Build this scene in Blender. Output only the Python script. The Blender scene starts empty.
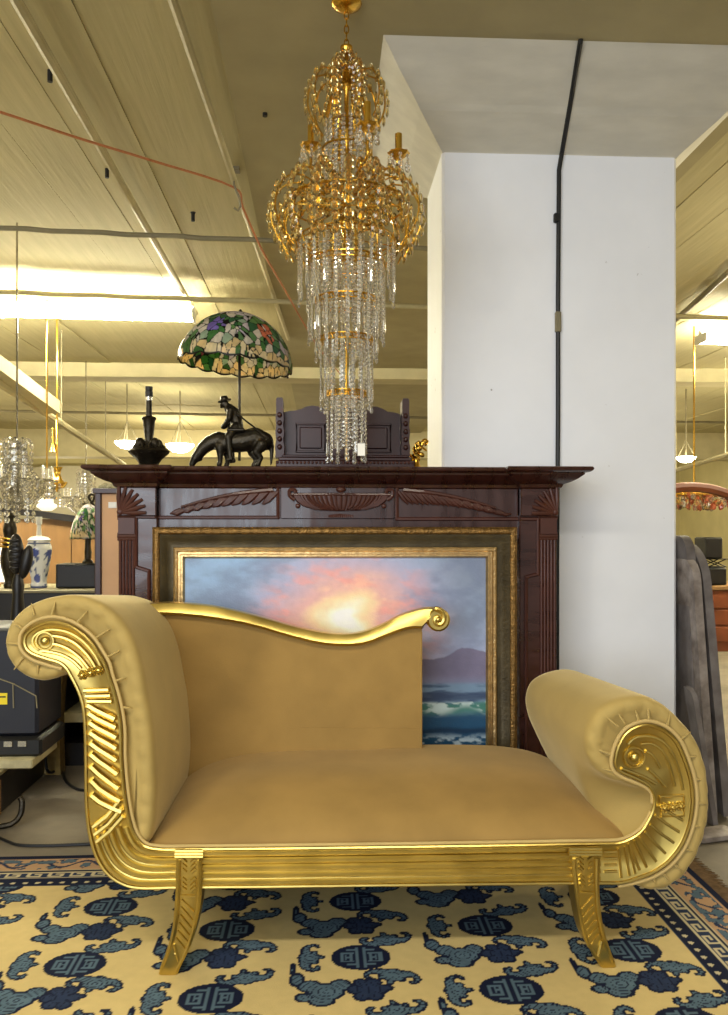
import bpy, bmesh, math, random
import numpy as np
from mathutils import Vector, Matrix, Quaternion
from mathutils.noise import noise as mnoise

random.seed(7)
PI = math.pi
scene = bpy.context.scene
COL = scene.collection

# ------------------------------------------------------------------ camera model
F, CX, CY, H = 830.0, 364.0, 529.5, 1.235
YAW = math.radians(2.9)
SN, CS = math.sin(YAW), math.cos(YAW)

def cam2w(cx, cz, z):
    return Vector((cz*SN + cx*CS, cz*CS - cx*SN, z))

def P(u, v, Y):
    """point of the sight line (u, v) on the world plane y = Y"""
    a = (u-CX)/F; b = (CY-v)/F
    t = Y/(CS - a*SN)
    return cam2w(a*t, t, H + b*t)

def PZ(u, v, Z):
    """point of the sight line (u, v) on the level z = Z"""
    b = (CY-v)/F
    t = (Z-H)/b
    return cam2w((u-CX)/F*t, t, Z)

SC0, SCK = 2.333, 0.0309          # chaise front plane: cz = SC0 + d + SCK*cx
def PS(u, v, d=0.0):
    a = (u-CX)/F; b = (CY-v)/F
    t = (SC0+d)/(1-SCK*a)
    return cam2w(a*t, t, H + b*t)
_dd = 1/math.hypot(1, SCK)
SD = (cam2w(-SCK*_dd, _dd, 0))    # chaise depth direction (unit)
SX = cam2w(_dd, SCK*_dd, 0)       # chaise length direction
UP = Vector((0, 0, 1))

# ------------------------------------------------------------------ colour + materials
def lin(c):
    c = c/255.0
    return c/12.92 if c <= 0.04045 else ((c+0.055)/1.055)**2.4
def rgb(r, g, b):
    return (lin(r), lin(g), lin(b), 1.0)

MATS = {}
def mat(name, base, rough=0.5, metal=0.0, var=0.12, vscale=8.0, bump=0.0, bscale=40.0, spec=0.5,
        trans=0.0, ior=1.45, emit=None, estr=0.0, attr=None, sheen=0.0, coat=0.0, stretch=(1, 1, 1), base2=None, subs=0.0, rvar=0.0, vcontrast=1.0):
    m = bpy.data.materials.new(name); m.use_nodes = True
    nt = m.node_tree; nd = nt.nodes; lk = nt.links
    bs = nd['Principled BSDF']
    bs.inputs['Roughness'].default_value = rough
    bs.inputs['Metallic'].default_value = metal
    bs.inputs['Specular IOR Level'].default_value = spec
    bs.inputs['Transmission Weight'].default_value = trans
    bs.inputs['IOR'].default_value = ior
    bs.inputs['Coat Weight'].default_value = coat
    bs.inputs['Sheen Weight'].default_value = sheen
    if sheen:
        bs.inputs['Sheen Roughness'].default_value = 0.35
        bs.inputs['Sheen Tint'].default_value = (base[0]**.5, base[1]**.5, base[2]**.5, 1)
    tc = nd.new('ShaderNodeTexCoord'); mp = nd.new('ShaderNodeMapping')
    mp.inputs['Scale'].default_value = stretch
    lk.new(tc.outputs['Object'], mp.inputs['Vector'])
    nz = nd.new('ShaderNodeTexNoise'); nz.inputs['Scale'].default_value = vscale
    nz.inputs['Detail'].default_value = 5
    lk.new(mp.outputs['Vector'], nz.inputs['Vector'])
    ramp = nd.new('ShaderNodeValToRGB')
    lo = tuple(max(0, c*(1-var)) for c in base[:3])+(1,)
    hi = tuple(min(1, c*(1+var)) for c in base[:3])+(1,)
    if base2: lo, hi = base2, base
    ramp.color_ramp.elements[0].color = lo; ramp.color_ramp.elements[1].color = hi
    ramp.color_ramp.elements[0].position = 0.5-0.2/vcontrast; ramp.color_ramp.elements[1].position = 0.5+0.2/vcontrast
    lk.new(nz.outputs['Fac'], ramp.inputs['Fac'])
    src = ramp.outputs['Color']
    if attr:
        at = nd.new('ShaderNodeAttribute'); at.attribute_name = attr
        mx = nd.new('ShaderNodeMix'); mx.data_type = 'RGBA'; mx.blend_type = 'MULTIPLY'
        mx.inputs['Factor'].default_value = 1.0
        lk.new(at.outputs['Color'], mx.inputs[6]); lk.new(src, mx.inputs[7])
        src = mx.outputs[2]
    lk.new(src, bs.inputs['Base Color'])
    if rvar:
        mr = nd.new('ShaderNodeMapRange'); mr.inputs['To Min'].default_value = max(0, rough-rvar); mr.inputs['To Max'].default_value = rough+rvar
        mr.inputs['From Min'].default_value = .3; mr.inputs['From Max'].default_value = .7
        lk.new(nz.outputs['Fac'], mr.inputs['Value']); lk.new(mr.outputs['Result'], bs.inputs['Roughness'])
    if bump:
        n2 = nd.new('ShaderNodeTexNoise'); n2.inputs['Scale'].default_value = bscale; n2.inputs['Detail'].default_value = 4
        lk.new(mp.outputs['Vector'], n2.inputs['Vector'])
        bp = nd.new('ShaderNodeBump'); bp.inputs['Strength'].default_value = bump; bp.inputs['Distance'].default_value = 0.01
        lk.new(n2.outputs['Fac'], bp.inputs['Height']); lk.new(bp.outputs['Normal'], bs.inputs['Normal'])
    if emit:
        bs.inputs['Emission Color'].default_value = emit; bs.inputs['Emission Strength'].default_value = estr
    if subs:
        # thin translucent glass
        tr = nd.new('ShaderNodeBsdfTranslucent'); mxs = nd.new('ShaderNodeMixShader'); mxs.inputs['Fac'].default_value = subs
        lk.new(src, tr.inputs['Color'])
        lk.new(bs.outputs['BSDF'], mxs.inputs[1]); lk.new(tr.outputs['BSDF'], mxs.inputs[2])
        lk.new(mxs.outputs['Shader'], nd['Material Output'].inputs['Surface'])
    MATS[name] = m
    return m

# ------------------------------------------------------------------ mesh builder
def vec(p): return p if isinstance(p, Vector) else Vector(p)

def cr(pts, n=6, closed=False):
    """Catmull-Rom through points of any dimension"""
    pts = [np.array(p, float) for p in pts]; N = len(pts); out = []
    rng = range(N) if closed else range(N-1)
    for i in rng:
        if closed: p0, p1, p2, p3 = pts[(i-1) % N], pts[i], pts[(i+1) % N], pts[(i+2) % N]
        else: p0, p1, p2, p3 = pts[max(i-1, 0)], pts[i], pts[i+1], pts[min(i+2, N-1)]
        for k in range(n):
            t = k/n
            out.append(.5*((2*p1)+(-p0+p2)*t+(2*p0-5*p1+4*p2-p3)*t*t+(-p0+3*p1-3*p2+p3)*t**3))
    if not closed: out.append(pts[-1])
    return [tuple(p) for p in out]

class MB:
    def __init__(s): s.v = []; s.f = []; s.m = []; s.mi = 0; s.c = []
    def add(s, vs, fs, cols=None):
        o = len(s.v); s.v += [tuple(p) for p in vs]
        for f in fs: s.f.append(tuple(i+o for i in f)); s.m.append(s.mi)
        if cols is not None: s.c += list(cols)
    def loft(s, loops, closed=True, caps=(True, True), wrap=False):
        n = len(loops[0]); vs = [p for l in loops for p in l]; fs = []
        m = n if closed else n-1
        L = len(loops)
        for j in range(L if wrap else L-1):
            j2 = (j+1) % L
            for i in range(m):
                i2 = (i+1) % n
                fs.append((j*n+i, j*n+i2, j2*n+i2, j2*n+i))
        if closed and not wrap:
            if caps[0]: fs.append(tuple(range(n))[::-1])
            if caps[1]: fs.append(tuple((L-1)*n+i for i in range(n)))
        s.add(vs, fs); return s
    def tube(s, path, r, n=8, closed=False, flat=1.0, ref=None):
        path = [vec(p) for p in path]; N = len(path)
        rs = r if isinstance(r, (list, tuple)) else [r]*N
        loops = []; nrm = None
        for i, p in enumerate(path):
            a = path[(i-1) % N] if (closed or i > 0) else p
            b = path[(i+1) % N] if (closed or i < N-1) else p
            t = (b-a)
            if t.length < 1e-9: t = Vector((0, 0, 1))
            t.normalize()
            if nrm is None:
                q = vec(ref) if ref else (Vector((0, 0, 1)) if abs(t.z) < .9 else Vector((0, 1, 0)))
                nrm = (q - t*q.dot(t)).normalized()
            else:
                q = vec(ref) if ref else nrm
                q = q - t*q.dot(t)
                if q.length > 1e-6: nrm = q.normalized()
            bn = t.cross(nrm)
            loops.append([p + (nrm*math.cos(k*2*PI/n)*flat + bn*math.sin(k*2*PI/n))*rs[i] for k in range(n)])
        return s.loft(loops, wrap=closed)
    def lathe(s, prof, org=(0, 0, 0), n=24, rot=None, fn=None):
        org = vec(org); loops = []
        for (r, z) in prof:
            l = []
            for k in range(n):
                a = k*2*PI/n
                rr = max(r, 1e-4)*(fn(a, z) if fn else 1)
                p = Vector((rr*math.cos(a), rr*math.sin(a), z))
                if rot: p = rot @ p
                l.append(org+p)
            loops.append(l)
        return s.loft(loops)
    def box(s, lo, hi, rot=None, piv=None):
        x0, y0, z0 = lo; x1, y1, z1 = hi
        vs = [Vector(p) for p in ((x0, y0, z0), (x1, y0, z0), (x1, y1, z0), (x0, y1, z0), (x0, y0, z1), (x1, y0, z1), (x1, y1, z1), (x0, y1, z1))]
        if rot:
            pv = vec(piv) if piv else (vec(lo)+vec(hi))/2
            vs = [pv + rot @ (p-pv) for p in vs]
        s.add(vs, [(0, 3, 2, 1), (4, 5, 6, 7), (0, 1, 5, 4), (1, 2, 6, 5), (2, 3, 7, 6), (3, 0, 4, 7)]); return s
    def bbox(s, lo, hi, b=.004, rot=None, piv=None):
        """box with chamfered edges (loft of inset loops)"""
        x0, y0, z0 = lo; x1, y1, z1 = hi
        def loop(i, z):
            c = b
            pts = [(x0+i+c, y0+i), (x1-i-c, y0+i), (x1-i, y0+i+c), (x1-i, y1-i-c), (x1-i-c, y1-i), (x0+i+c, y1-i), (x0+i, y1-i-c), (x0+i, y0+i+c)]
            out = [Vector((p[0], p[1], z)) for p in pts]
            if rot:
                pv = vec(piv) if piv else (vec(lo)+vec(hi))/2
                out = [pv + rot @ (p-pv) for p in out]
            return out
        return s.loft([loop(b, z0), loop(0, z0+b), loop(0, z1-b), loop(b, z1)])
    def ell(s, c, r, nu=12, nv=8, rot=None):
        c = vec(c); r = (r, r, r) if not isinstance(r, (tuple, list)) else r
        loops = []
        for j in range(nv+1):
            th = PI*j/nv
            l = []
            for i in range(nu):
                a = 2*PI*i/nu; q = max(math.sin(th), 1e-3)
                p = Vector((r[0]*q*math.cos(a), r[1]*q*math.sin(a), -r[2]*math.cos(th)))
                if rot: p = rot @ p
                l.append(c+p)
            loops.append(l)
        return s.loft(loops)
    def cap(s, a, b, ra, rb, n=12):
        a, b = vec(a), vec(b); d = (b-a)
        L = d.length; t = d.normalized()
        path = []; rs = []
        for k in range(5):
            q = PI/2*(k/4); path.append(a - t*ra*math.cos(q)); rs.append(max(ra*math.sin(q), 1e-4))
        for k in range(5):
            q = PI/2*(1-k/4); path.append(b + t*rb*math.cos(q)); rs.append(max(rb*math.sin(q), 1e-4))
        return s.tube(path, rs, n)
    def grid(s, rows, cols=None):
        R = len(rows); C = len(rows[0]); fs = []
        for j in range(R-1):
            for i in range(C-1): fs.append((j*C+i, j*C+i+1, (j+1)*C+i+1, (j+1)*C+i))
        s.add([p for r in rows for p in r], fs, cols); return s
    def bead(s, c, r, thick=.5, ax=0.0, n=8, tall=1.0):
        """faceted crystal disc, axis horizontal at angle ax"""
        c = vec(c); d = Vector((math.cos(ax), math.sin(ax), 0)); e = Vector((-math.sin(ax), math.cos(ax), 0))
        ring = [c + (e*math.cos(2*PI*k/n+PI/n) + Vector((0, 0, tall))*math.sin(2*PI*k/n+PI/n))*r for k in range(n)]
        tb = [c + (e*math.cos(2*PI*k/n+PI/n) + Vector((0, 0, tall))*math.sin(2*PI*k/n+PI/n))*r*.5 + d*r*thick for k in range(n)]
        bb = [c + (e*math.cos(2*PI*k/n+PI/n) + Vector((0, 0, tall))*math.sin(2*PI*k/n+PI/n))*r*.5 - d*r*thick for k in range(n)]
        return s.loft([bb, ring, tb])
    def build(s, name, m, parent=None, angle=38, flat=False, norm=True, cname='Col'):
        me = bpy.data.meshes.new(name)
        off = parent_loc(parent)
        me.from_pydata([(p[0]-off.x, p[1]-off.y, p[2]-off.z) for p in s.v], [], s.f)
        ms = m if isinstance(m, (list, tuple)) else [m]
        for q in ms: me.materials.append(q)
        if len(ms) > 1: me.polygons.foreach_set('material_index', s.m)
        if s.c:
            at = me.color_attributes.new(cname, 'FLOAT_COLOR', 'POINT')
            arr = np.ones((len(s.v), 4), np.float32); arr[:, :3] = np.array(s.c, np.float32)[:, :3]
            at.data.foreach_set('color', arr.ravel())
        if norm or any(len(f) > 4 for f in s.f):
            b = bmesh.new(); b.from_mesh(me)
            bmesh.ops.triangulate(b, faces=[f for f in b.faces if len(f.verts) > 4], quad_method='BEAUTY', ngon_method='EAR_CLIP')
            bmesh.ops.recalc_face_normals(b, faces=b.faces)
            b.to_mesh(me); b.free()
        if not flat:
            me.polygons.foreach_set('use_smooth', [True]*len(me.polygons))
            me.set_sharp_from_angle(angle=math.radians(angle))
        me.update()
        o = bpy.data.objects.new(name, me); COL.objects.link(o)
        if parent: o.parent = parent
        else: setorigin(o)
        return o

def parent_loc(p):
    off = Vector((0, 0, 0))
    while p is not None:
        off += p.location; p = p.parent
    return off

def setorigin(o):
    """put a lone mesh's origin at its base centre"""
    me = o.data
    if not len(me.vertices): return
    co = np.empty(len(me.vertices)*3); me.vertices.foreach_get('co', co); co = co.reshape(-1, 3)
    c = (co.min(0)+co.max(0))/2; c[2] = co[:, 2].min()
    co -= c; me.vertices.foreach_set('co', co.ravel()); me.update()
    o.location = Vector(c)

def tag(o, label, cat, group=None, kind=None):
    o['label'] = label; o['category'] = cat
    if group: o['group'] = group
    if kind: o['kind'] = kind
    return o

def thing(name, label, cat, loc=(0, 0, 0), group=None):
    o = bpy.data.objects.new(name, None); COL.objects.link(o)
    o.location = vec(loc); o.empty_display_size = .1
    return tag(o, label, cat, group)

def struct(name, mb, m, **k):
    o = mb.build(name, m, **k); o['kind'] = 'structure'; return o

def remeshed(name, mb, m, parent, vox, smooth=6):
    """one continuous surface from overlapping volumes"""
    o = mb.build(name, m, parent)
    r = o.modifiers.new('r', 'REMESH'); r.mode = 'VOXEL'; r.voxel_size = vox
    q = o.modifiers.new('s', 'SMOOTH'); q.iterations = smooth; q.factor = .5
    bpy.context.view_layer.update()
    dg = bpy.context.evaluated_depsgraph_get()
    me = bpy.data.meshes.new_from_object(o.evaluated_get(dg))
    o.modifiers.clear(); old = o.data; o.data = me; bpy.data.meshes.remove(old)
    me.polygons.foreach_set('use_smooth', [True]*len(me.polygons)); me.name = name
    if not len(me.materials): me.materials.append(m)
    return o

def dup(root, loc, label=None):
    r = root.copy(); COL.objects.link(r); r.location = vec(loc)
    if label: r['label'] = label
    for ch in list(root.children):
        c = ch.copy(); COL.objects.link(c); c.parent = r
        for g in list(ch.children):
            d = g.copy(); COL.objects.link(d); d.parent = c
    return r

# numpy value noise
def vnoise(x, y, seed=0):
    xi = np.floor(x).astype(np.int64); yi = np.floor(y).astype(np.int64)
    fx = x-xi; fy = y-yi
    fx = fx*fx*(3-2*fx); fy = fy*fy*(3-2*fy)
    def h(a, b):
        n = (a*374761393 + b*668265263 + seed*974634777) & 0x7fffffff
        n = ((n ^ (n >> 13))*1274126177) & 0x7fffffff
        return ((n ^ (n >> 16)) & 0xffff)/65535.0
    return (h(xi, yi)*(1-fx)+h(xi+1, yi)*fx)*(1-fy)+(h(xi, yi+1)*(1-fx)+h(xi+1, yi+1)*fx)*fy
def fbm(x, y, seed=0, o=4):
    r = 0; a = .5; t = 0
    for k in range(o):
        r = r + a*vnoise(x*2**k, y*2**k, seed+k); t += a; a *= .5
    return r/t
def sstep(a, b, x):
    t = np.clip((x-a)/(b-a), 0, 1); return t*t*(3-2*t)
def lerp(c, d, m): return c*(1-m[..., None]) + np.array(d)[None, None, :3]*m[..., None]

# ------------------------------------------------------------------ materials
M_gold = mat('gilt_leaf', rgb(210, 185, 104), rough=.31, metal=1, var=.10, vscale=14, bump=.02, bscale=40, rvar=.03)
M_piping = mat('piping_cloth', rgb(190, 164, 104), rough=.7, var=.06, sheen=.3)
M_velvet = mat('gold_velvet', rgb(172, 148, 88), rough=.78, var=.09, vscale=6, bump=.06, bscale=220, sheen=1.0, spec=.25)
M_velvet_seat = mat('gold_velvet_seat', rgb(152, 122, 68), rough=.78, var=.13, vscale=6, bump=.06, bscale=220, sheen=.9, spec=.25)
M_rug = mat('rug_wool', (1, 1, 1, 1), rough=.95, var=.08, vscale=30, bump=.25, bscale=350, spec=.1, attr='Col')
M_maho = mat('mahogany', rgb(58, 25, 18), rough=.33, var=.3, vscale=5, stretch=(1, 1, 6), bump=.05, bscale=60, coat=.3, spec=.6, rvar=.14)
M_maho_x = mat('mahogany_rail', rgb(54, 24, 18), rough=.33, var=.3, vscale=5, stretch=(6, 1, 1), bump=.04, bscale=60, coat=.3, spec=.6, rvar=.14)
M_carve = mat('mahogany_carving', rgb(72, 34, 22), rough=.52, var=.2, vscale=12, coat=.08)
M_frame_gilt = mat('picture_gilt', rgb(130, 100, 56), rough=.40, metal=.85, var=.35, vscale=45, bump=.5, bscale=130)
M_frame_cove = mat('picture_cove', rgb(70, 60, 38), rough=.42, metal=.55, var=.3, vscale=14, bump=.15, bscale=90)
M_frame_liner = mat('picture_liner', rgb(196, 164, 112), rough=.3, metal=.9, var=.2, vscale=35, bump=.2, bscale=90)
M_canvas = mat('oil_paint', (1, 1, 1, 1), rough=.38, var=.05, vscale=40, bump=.12, bscale=160, attr='Col')
M_ceil = mat('ceiling_board', rgb(180, 170, 128), rough=.85, var=.07, vscale=3, stretch=(9, .5, 1), bump=.25, bscale=4)
M_ceil_s = mat('ceiling_smooth', rgb(160, 150, 114), rough=.85, var=.08, vscale=4, bump=.1, bscale=20)
M_beam = mat('ceiling_beam', rgb(190, 180, 142), rough=.8, var=.1, vscale=4, bump=.15, bscale=18)
M_wall = mat('wall_cream', rgb(196, 186, 140), rough=.85, var=.08, vscale=2, bump=.05)
M_pillar = mat('pillar_white', rgb(240, 242, 247), rough=.7, var=.035, vscale=3, bump=.12, bscale=14)
# sparse chips and scuffs in the pillar's paint
_nt = M_pillar.node_tree; _nd = _nt.nodes; _lk = _nt.links; _bs = _nd['Principled BSDF']
_src = _bs.inputs['Base Color'].links[0].from_socket
_n = _nd.new('ShaderNodeTexNoise'); _n.inputs['Scale'].default_value = 16; _n.inputs['Detail'].default_value = 6
_lk.new(_nd['Texture Coordinate'].outputs['Object'], _n.inputs['Vector'])
_r = _nd.new('ShaderNodeMapRange'); _r.inputs['From Min'].default_value = .715; _r.inputs['From Max'].default_value = .76; _lk.new(_n.outputs['Fac'], _r.inputs['Value'])
_m = _nd.new('ShaderNodeMix'); _m.data_type = 'RGBA'; _m.inputs[7].default_value = rgb(120, 112, 104)
_lk.new(_r.outputs['Result'], _m.inputs['Factor']); _lk.new(_src, _m.inputs[6]); _lk.new(_m.outputs[2], _bs.inputs['Base Color'])
M_capital = mat('capital_plaster', rgb(204, 200, 186), rough=.8, var=.07, vscale=5, stretch=(1, 3, 3), bump=.15, bscale=14)
M_floor = mat('concrete', rgb(124, 115, 98), rough=.75, var=.2, vscale=5, bump=.1, bscale=40)
M_black = mat('black_rubber', rgb(22, 22, 22), rough=.5, var=.2)
M_conduit = mat('painted_conduit', rgb(176, 166, 128), rough=.6, var=.1)
M_conduit_d = mat('dark_conduit', rgb(128, 120, 94), rough=.6, var=.15)
M_rope = mat('orange_cable', rgb(172, 108, 66), rough=.7, var=.15, vscale=60)
M_bronze = mat('dark_bronze', rgb(52, 47, 38), rough=.38, metal=.8, var=.3, vscale=30, bump=.3, bscale=90)
M_brass = mat('polished_brass', rgb(214, 168, 70), rough=.22, metal=1, var=.12, vscale=20)
M_brass_bright = mat('bright_brass', rgb(232, 190, 86), rough=.2, metal=1, var=.1, vscale=20)
M_crystal = mat('clear_crystal', (1.0, .97, .88, 1), rough=.03, trans=.92, ior=1.6, var=.0, spec=.8)
M_amber = mat('amber_crystal', (1.0, .77, .36, 1), rough=.03, trans=.97, ior=1.6, var=.08, vscale=40, spec=.8)
M_stain = mat('stained_glass', (1, 1, 1, 1), rough=.2, var=.04, vscale=60, attr='Col', subs=.62, bump=.1, bscale=120)
M_stain2 = mat('stained_glass_dim', (1, 1, 1, 1), rough=.25, var=.04, vscale=60, attr='Col', subs=.4)
M_white = mat('white_enamel', rgb(226, 224, 214), rough=.4, var=.03)
M_steel = mat('nickel', rgb(180, 178, 170), rough=.25, metal=1, var=.05)
M_tag = mat('paper', rgb(236, 234, 226), rough=.8, var=.02)
M_china = mat('porcelain', (1, 1, 1, 1), rough=.15, var=.02, attr='Col', coat=.5)
M_panel = mat('tan_board', rgb(134, 100, 60), rough=.6, var=.12, vscale=4, stretch=(4, 4, 1))
M_peach = mat('peach_board', rgb(208, 164, 122), rough=.7, var=.05)
M_darkwood = mat('ebonised_wood', rgb(26, 23, 22), rough=.4, var=.2, vscale=10)
M_redwood = mat('reddish_wood', rgb(52, 20, 16), rough=.34, var=.2, vscale=8)
M_browntop = mat('brown_wood', rgb(112, 60, 34), rough=.4, var=.2, vscale=6)
M_slab = mat('marble_slab', rgb(128, 122, 120), rough=.6, var=.3, vscale=9, bump=.2, bscale=30, base2=rgb(84, 76, 72))
M_slab2 = mat('marble_slab_pale', rgb(164, 154, 146), rough=.6, var=.3, vscale=14, bump=.3, bscale=40, base2=rgb(96, 84, 76))
M_navy = mat('navy_vinyl', rgb(30, 32, 42), rough=.5, var=.15)
M_yellow = mat('yellow_label', rgb(238, 214, 40), rough=.5, var=.02)
M_creamtop = mat('cream_board', rgb(178, 168, 128), rough=.6, var=.18, vscale=20)
M_burlap = mat('rough_timber', rgb(150, 126, 72), rough=.9, var=.35, vscale=16, bump=.4, bscale=40)
M_tube = mat('tube_light', (1, 1, 1, 1), emit=(1, .93, .68, 1), estr=220)
M_bowl = mat('lit_opal_bowl', (1, 1, 1, 1), emit=(1, .93, .68, 1), estr=22)
M_opal = mat('opal_glass', rgb(235, 232, 220), rough=.3, var=.02, emit=(1, .95, .82, 1), estr=.8)

# ------------------------------------------------------------------ setting
ZC = 3.14
mb = MB(); mb.box((-9, -3.2, -.12), (9, 22, 0)); struct('floor', mb, M_floor)
# boarded ceiling, slightly uneven boards running away from the viewer
mb = MB(); x = -9.0; k = 0
while x < 9:
    w = .30; dz = random.uniform(-.006, .006)
    mb.box((x, -3.2, ZC+dz), (x+w-.001, 22, ZC+.08)); x += w
struct('ceiling', mb, M_ceil)
mb = MB(); mb.box((-9, -3.2, ZC+.08), (9, 22, ZC+.14)); o = struct('ceiling_slab', mb, M_ceil)
xs = P(213, 45, 3.2).x
# smooth strip of slab along the column line
a = PZ(240, 140, ZC-.03); 
mb = MB(); mb.box((a.x, -3.2, ZC-.035), (a.x+2.3, 22, ZC-.006)); struct('ceiling_panel', mb, M_ceil_s)
mb = MB(); mb.box((-9, 20.5, 0), (9, 20.7, ZC)); struct('wall_back', mb, M_wall)
mb = MB(); mb.box((-9.1, -3.2, 0), (-9, 22, ZC)); struct('wall_left', mb, M_wall)
mb = MB(); mb.box((9, -3.2, 0), (9.1, 22, ZC)); struct('wall_right', mb, M_wall)
# transverse beams with haunched soffit
for i, (yy, zb, th) in enumerate(((16.0, 2.62, .5), (9.6, 2.98, .35))):
    mb = MB(); mb.box((-9, yy, zb), (9, yy+th, ZC)); struct('ceiling_beam', mb, M_beam)
# arched recess on the far wall
mb = MB(); pts = []
cxa = P(70, 470, 20.3)
arch = [(cxa.x + 2.6*math.cos(PI*k/24), 20.3, 2.05 + .72*math.sin(PI*k/24)) for k in range(25)]
arch = [(cxa.x+2.6, 20.3, 0)] + arch + [(cxa.x-2.6, 20.3, 0)]
mb.loft([[Vector(p) for p in arch], [Vector((p[0], 20.45, p[2])) for p in arch]]); struct('wall_recess', mb, mat('recess_paint', rgb(186, 180, 158), rough=.8, var=.05))

# pillar + flared capital
YP = 3.55
zt = P(560, 155, YP).z
xl, xr = P(442, 300, YP).x, P(677, 300, YP).x
yb = YP+.50
mb = MB(); mb.bbox((xl, YP, 0), (xr, yb, zt+.02), .012); struct('pillar', mb, M_pillar)
zc2 = 3.105
fl = P(383, 52, YP-.40)
xo = xl-fl.x
mb = MB()
def rect(x0, x1, y0, y1, z): return [Vector((x0, y0, z)), Vector((x1, y0, z)), Vector((x1, y1, z)), Vector((x0, y1, z))]
h = zc2-zt
L = []
for t, e in ((0, 0), (.02, .012), (.38, .40), (.45, .46), (.75, .78), (1, 1.0)):
    L.append(rect(xl-xo*e, xr+xo*e, YP-.42*e, yb+.42*e, zt+h*t))
mb.loft(L); struct('pillar_capital', mb, M_capital, angle=5)

# ------------------------------------------------------------------ light
def area(name, loc, tgt, sx, sy, power, color, spread=None):
    l = bpy.data.lights.new(name, 'AREA'); l.shape = 'RECTANGLE'; l.size = sx; l.size_y = sy; l.energy = power; l.color = color
    o = bpy.data.objects.new(name, l); COL.objects.link(o); o.location = loc
    o.rotation_euler = (vec(tgt)-vec(loc)).to_track_quat('-Z', 'Y').to_euler()
    if spread: l.spread = spread
    return o
area('shop_tube_light', (-.5, .2, 3.05), (-.5, .3, 0), 3.2, .22, 85, (1, .92, .76))
area('shop_window_light', (-2.2, -2.9, 1.8), (-.2, 2.8, 1.0), 4.4, 2.4, 175, (.82, .90, 1))
area('shop_tube_light', (4.2, 5.4, 3.05), (4.2, 5.4, 0), 2.4, .2, 50, (1, .9, .66))
def fill_light(loc, power, r=.12):  # added point lights without fittings, brightening the ceiling and background
    l = bpy.data.lights.new('fill_point', 'POINT'); l.energy = power; l.shadow_soft_size = r; l.color = (1, .88, .60)
    o = bpy.data.objects.new('fill_point', l); COL.objects.link(o); o.location = loc
for loc, pw in (((-2.7, 3.2, 2.2), 30), ((-4.2, 7.2, 2.35), 70), ((3.6, 4.6, 2.2), 70), ((-6, 11, 2.1), 150), ((6.0, 9.5, 2.2), 130), ((4.5, 14, 2.2), 110), ((-2.5, 14.5, 2.3), 110), ((-1.9, -.4, 2.4), 30), ((2.2, -.3, 2.4), 12), ((0, 18.2, 2.0), 80), ((-5.5, 18.0, 1.8), 110), ((6, 18, 1.8), 70)):
    fill_light(loc, pw)
w = bpy.data.worlds.new('World'); scene.world = w; w.use_nodes = True
w.node_tree.nodes['Background'].inputs['Color'].default_value = (1, .96, .90, 1)
w.node_tree.nodes['Background'].inputs['Strength'].default_value = .34

# camera
cd = bpy.data.cameras.new('camera'); cam = bpy.data.objects.new('camera', cd); COL.objects.link(cam)
cam.location = (0, 0, H); cam.rotation_euler = (PI/2, 0, -YAW)
cd.sensor_fit = 'HORIZONTAL'; cd.sensor_width = 36; cd.lens = 36*F/728
# principal point 22 px under the frame centre
cd.shift_y = (CY-507.5)/1015 if False else (CY-507.5)/728
cd.clip_start = .05; cd.clip_end = 100
scene.camera = cam
vs = scene.view_settings
scene.display_settings.display_device = 'sRGB'
vs.view_transform = 'Standard'; vs.look = 'None'; vs.gamma = 1; vs.exposure = 0.18; vs.use_curve_mapping = False
scene.cycles.use_denoising = True
scene.cycles.max_bounces = 14; scene.cycles.transmission_bounces = 12; scene.cycles.transparent_max_bounces = 12
scene.cycles.sample_clamp_indirect = 6

# ------------------------------------------------------------------ ceiling runs
def run(name, pts, r, m, label, cat, n=8):
    mb = MB(); mb.tube(pts, r, n); return tag(mb.build(name, m), label, cat)
zc = ZC-.055
p0, p1 = PZ(42, 45, zc), PZ(188, 300, zc)
d = (p1-p0)
run('conduit', [p0-d*.25, p0, p1, p1+d*.12], .022, M_conduit, 'cream painted conduit on the boarded ceiling, left of the two running away from view', 'conduit')
p0, p1 = PZ(188, 45, zc), PZ(262, 262, zc)
d = (p1-p0)
run('conduit', [p0-d*.25, p0, p1, p1+d*.9], .018, M_conduit, 'cream painted conduit along the smooth ceiling strip, passing the hook of the orange cable', 'conduit')
for (v0, v1, r, m, lab) in ((228, 240, .016, M_conduit_d, 'grey conduit crossing the ceiling nearest to view, passing behind the tall gold chandelier'),
                             (292, 301, .02, M_conduit, 'pale conduit crossing the ceiling just before the long tube light'),
                             (411, 415, .02, M_conduit_d, 'dark conduit crossing the far ceiling above the lit bowl lamp')):
    pa, pb = PZ(0, v0, zc-.05), PZ(250, v1, zc-.05)
    d = pb-pa
    run('conduit', [pa-d*.8] + [pa+d*(k/10)+Vector((0, 0, .004*math.sin(k*2.1))) for k in range(0, 11)] + [pb+d*(.9 if v0 < 250 else 3.2)], r, m, lab, 'conduit')
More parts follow.
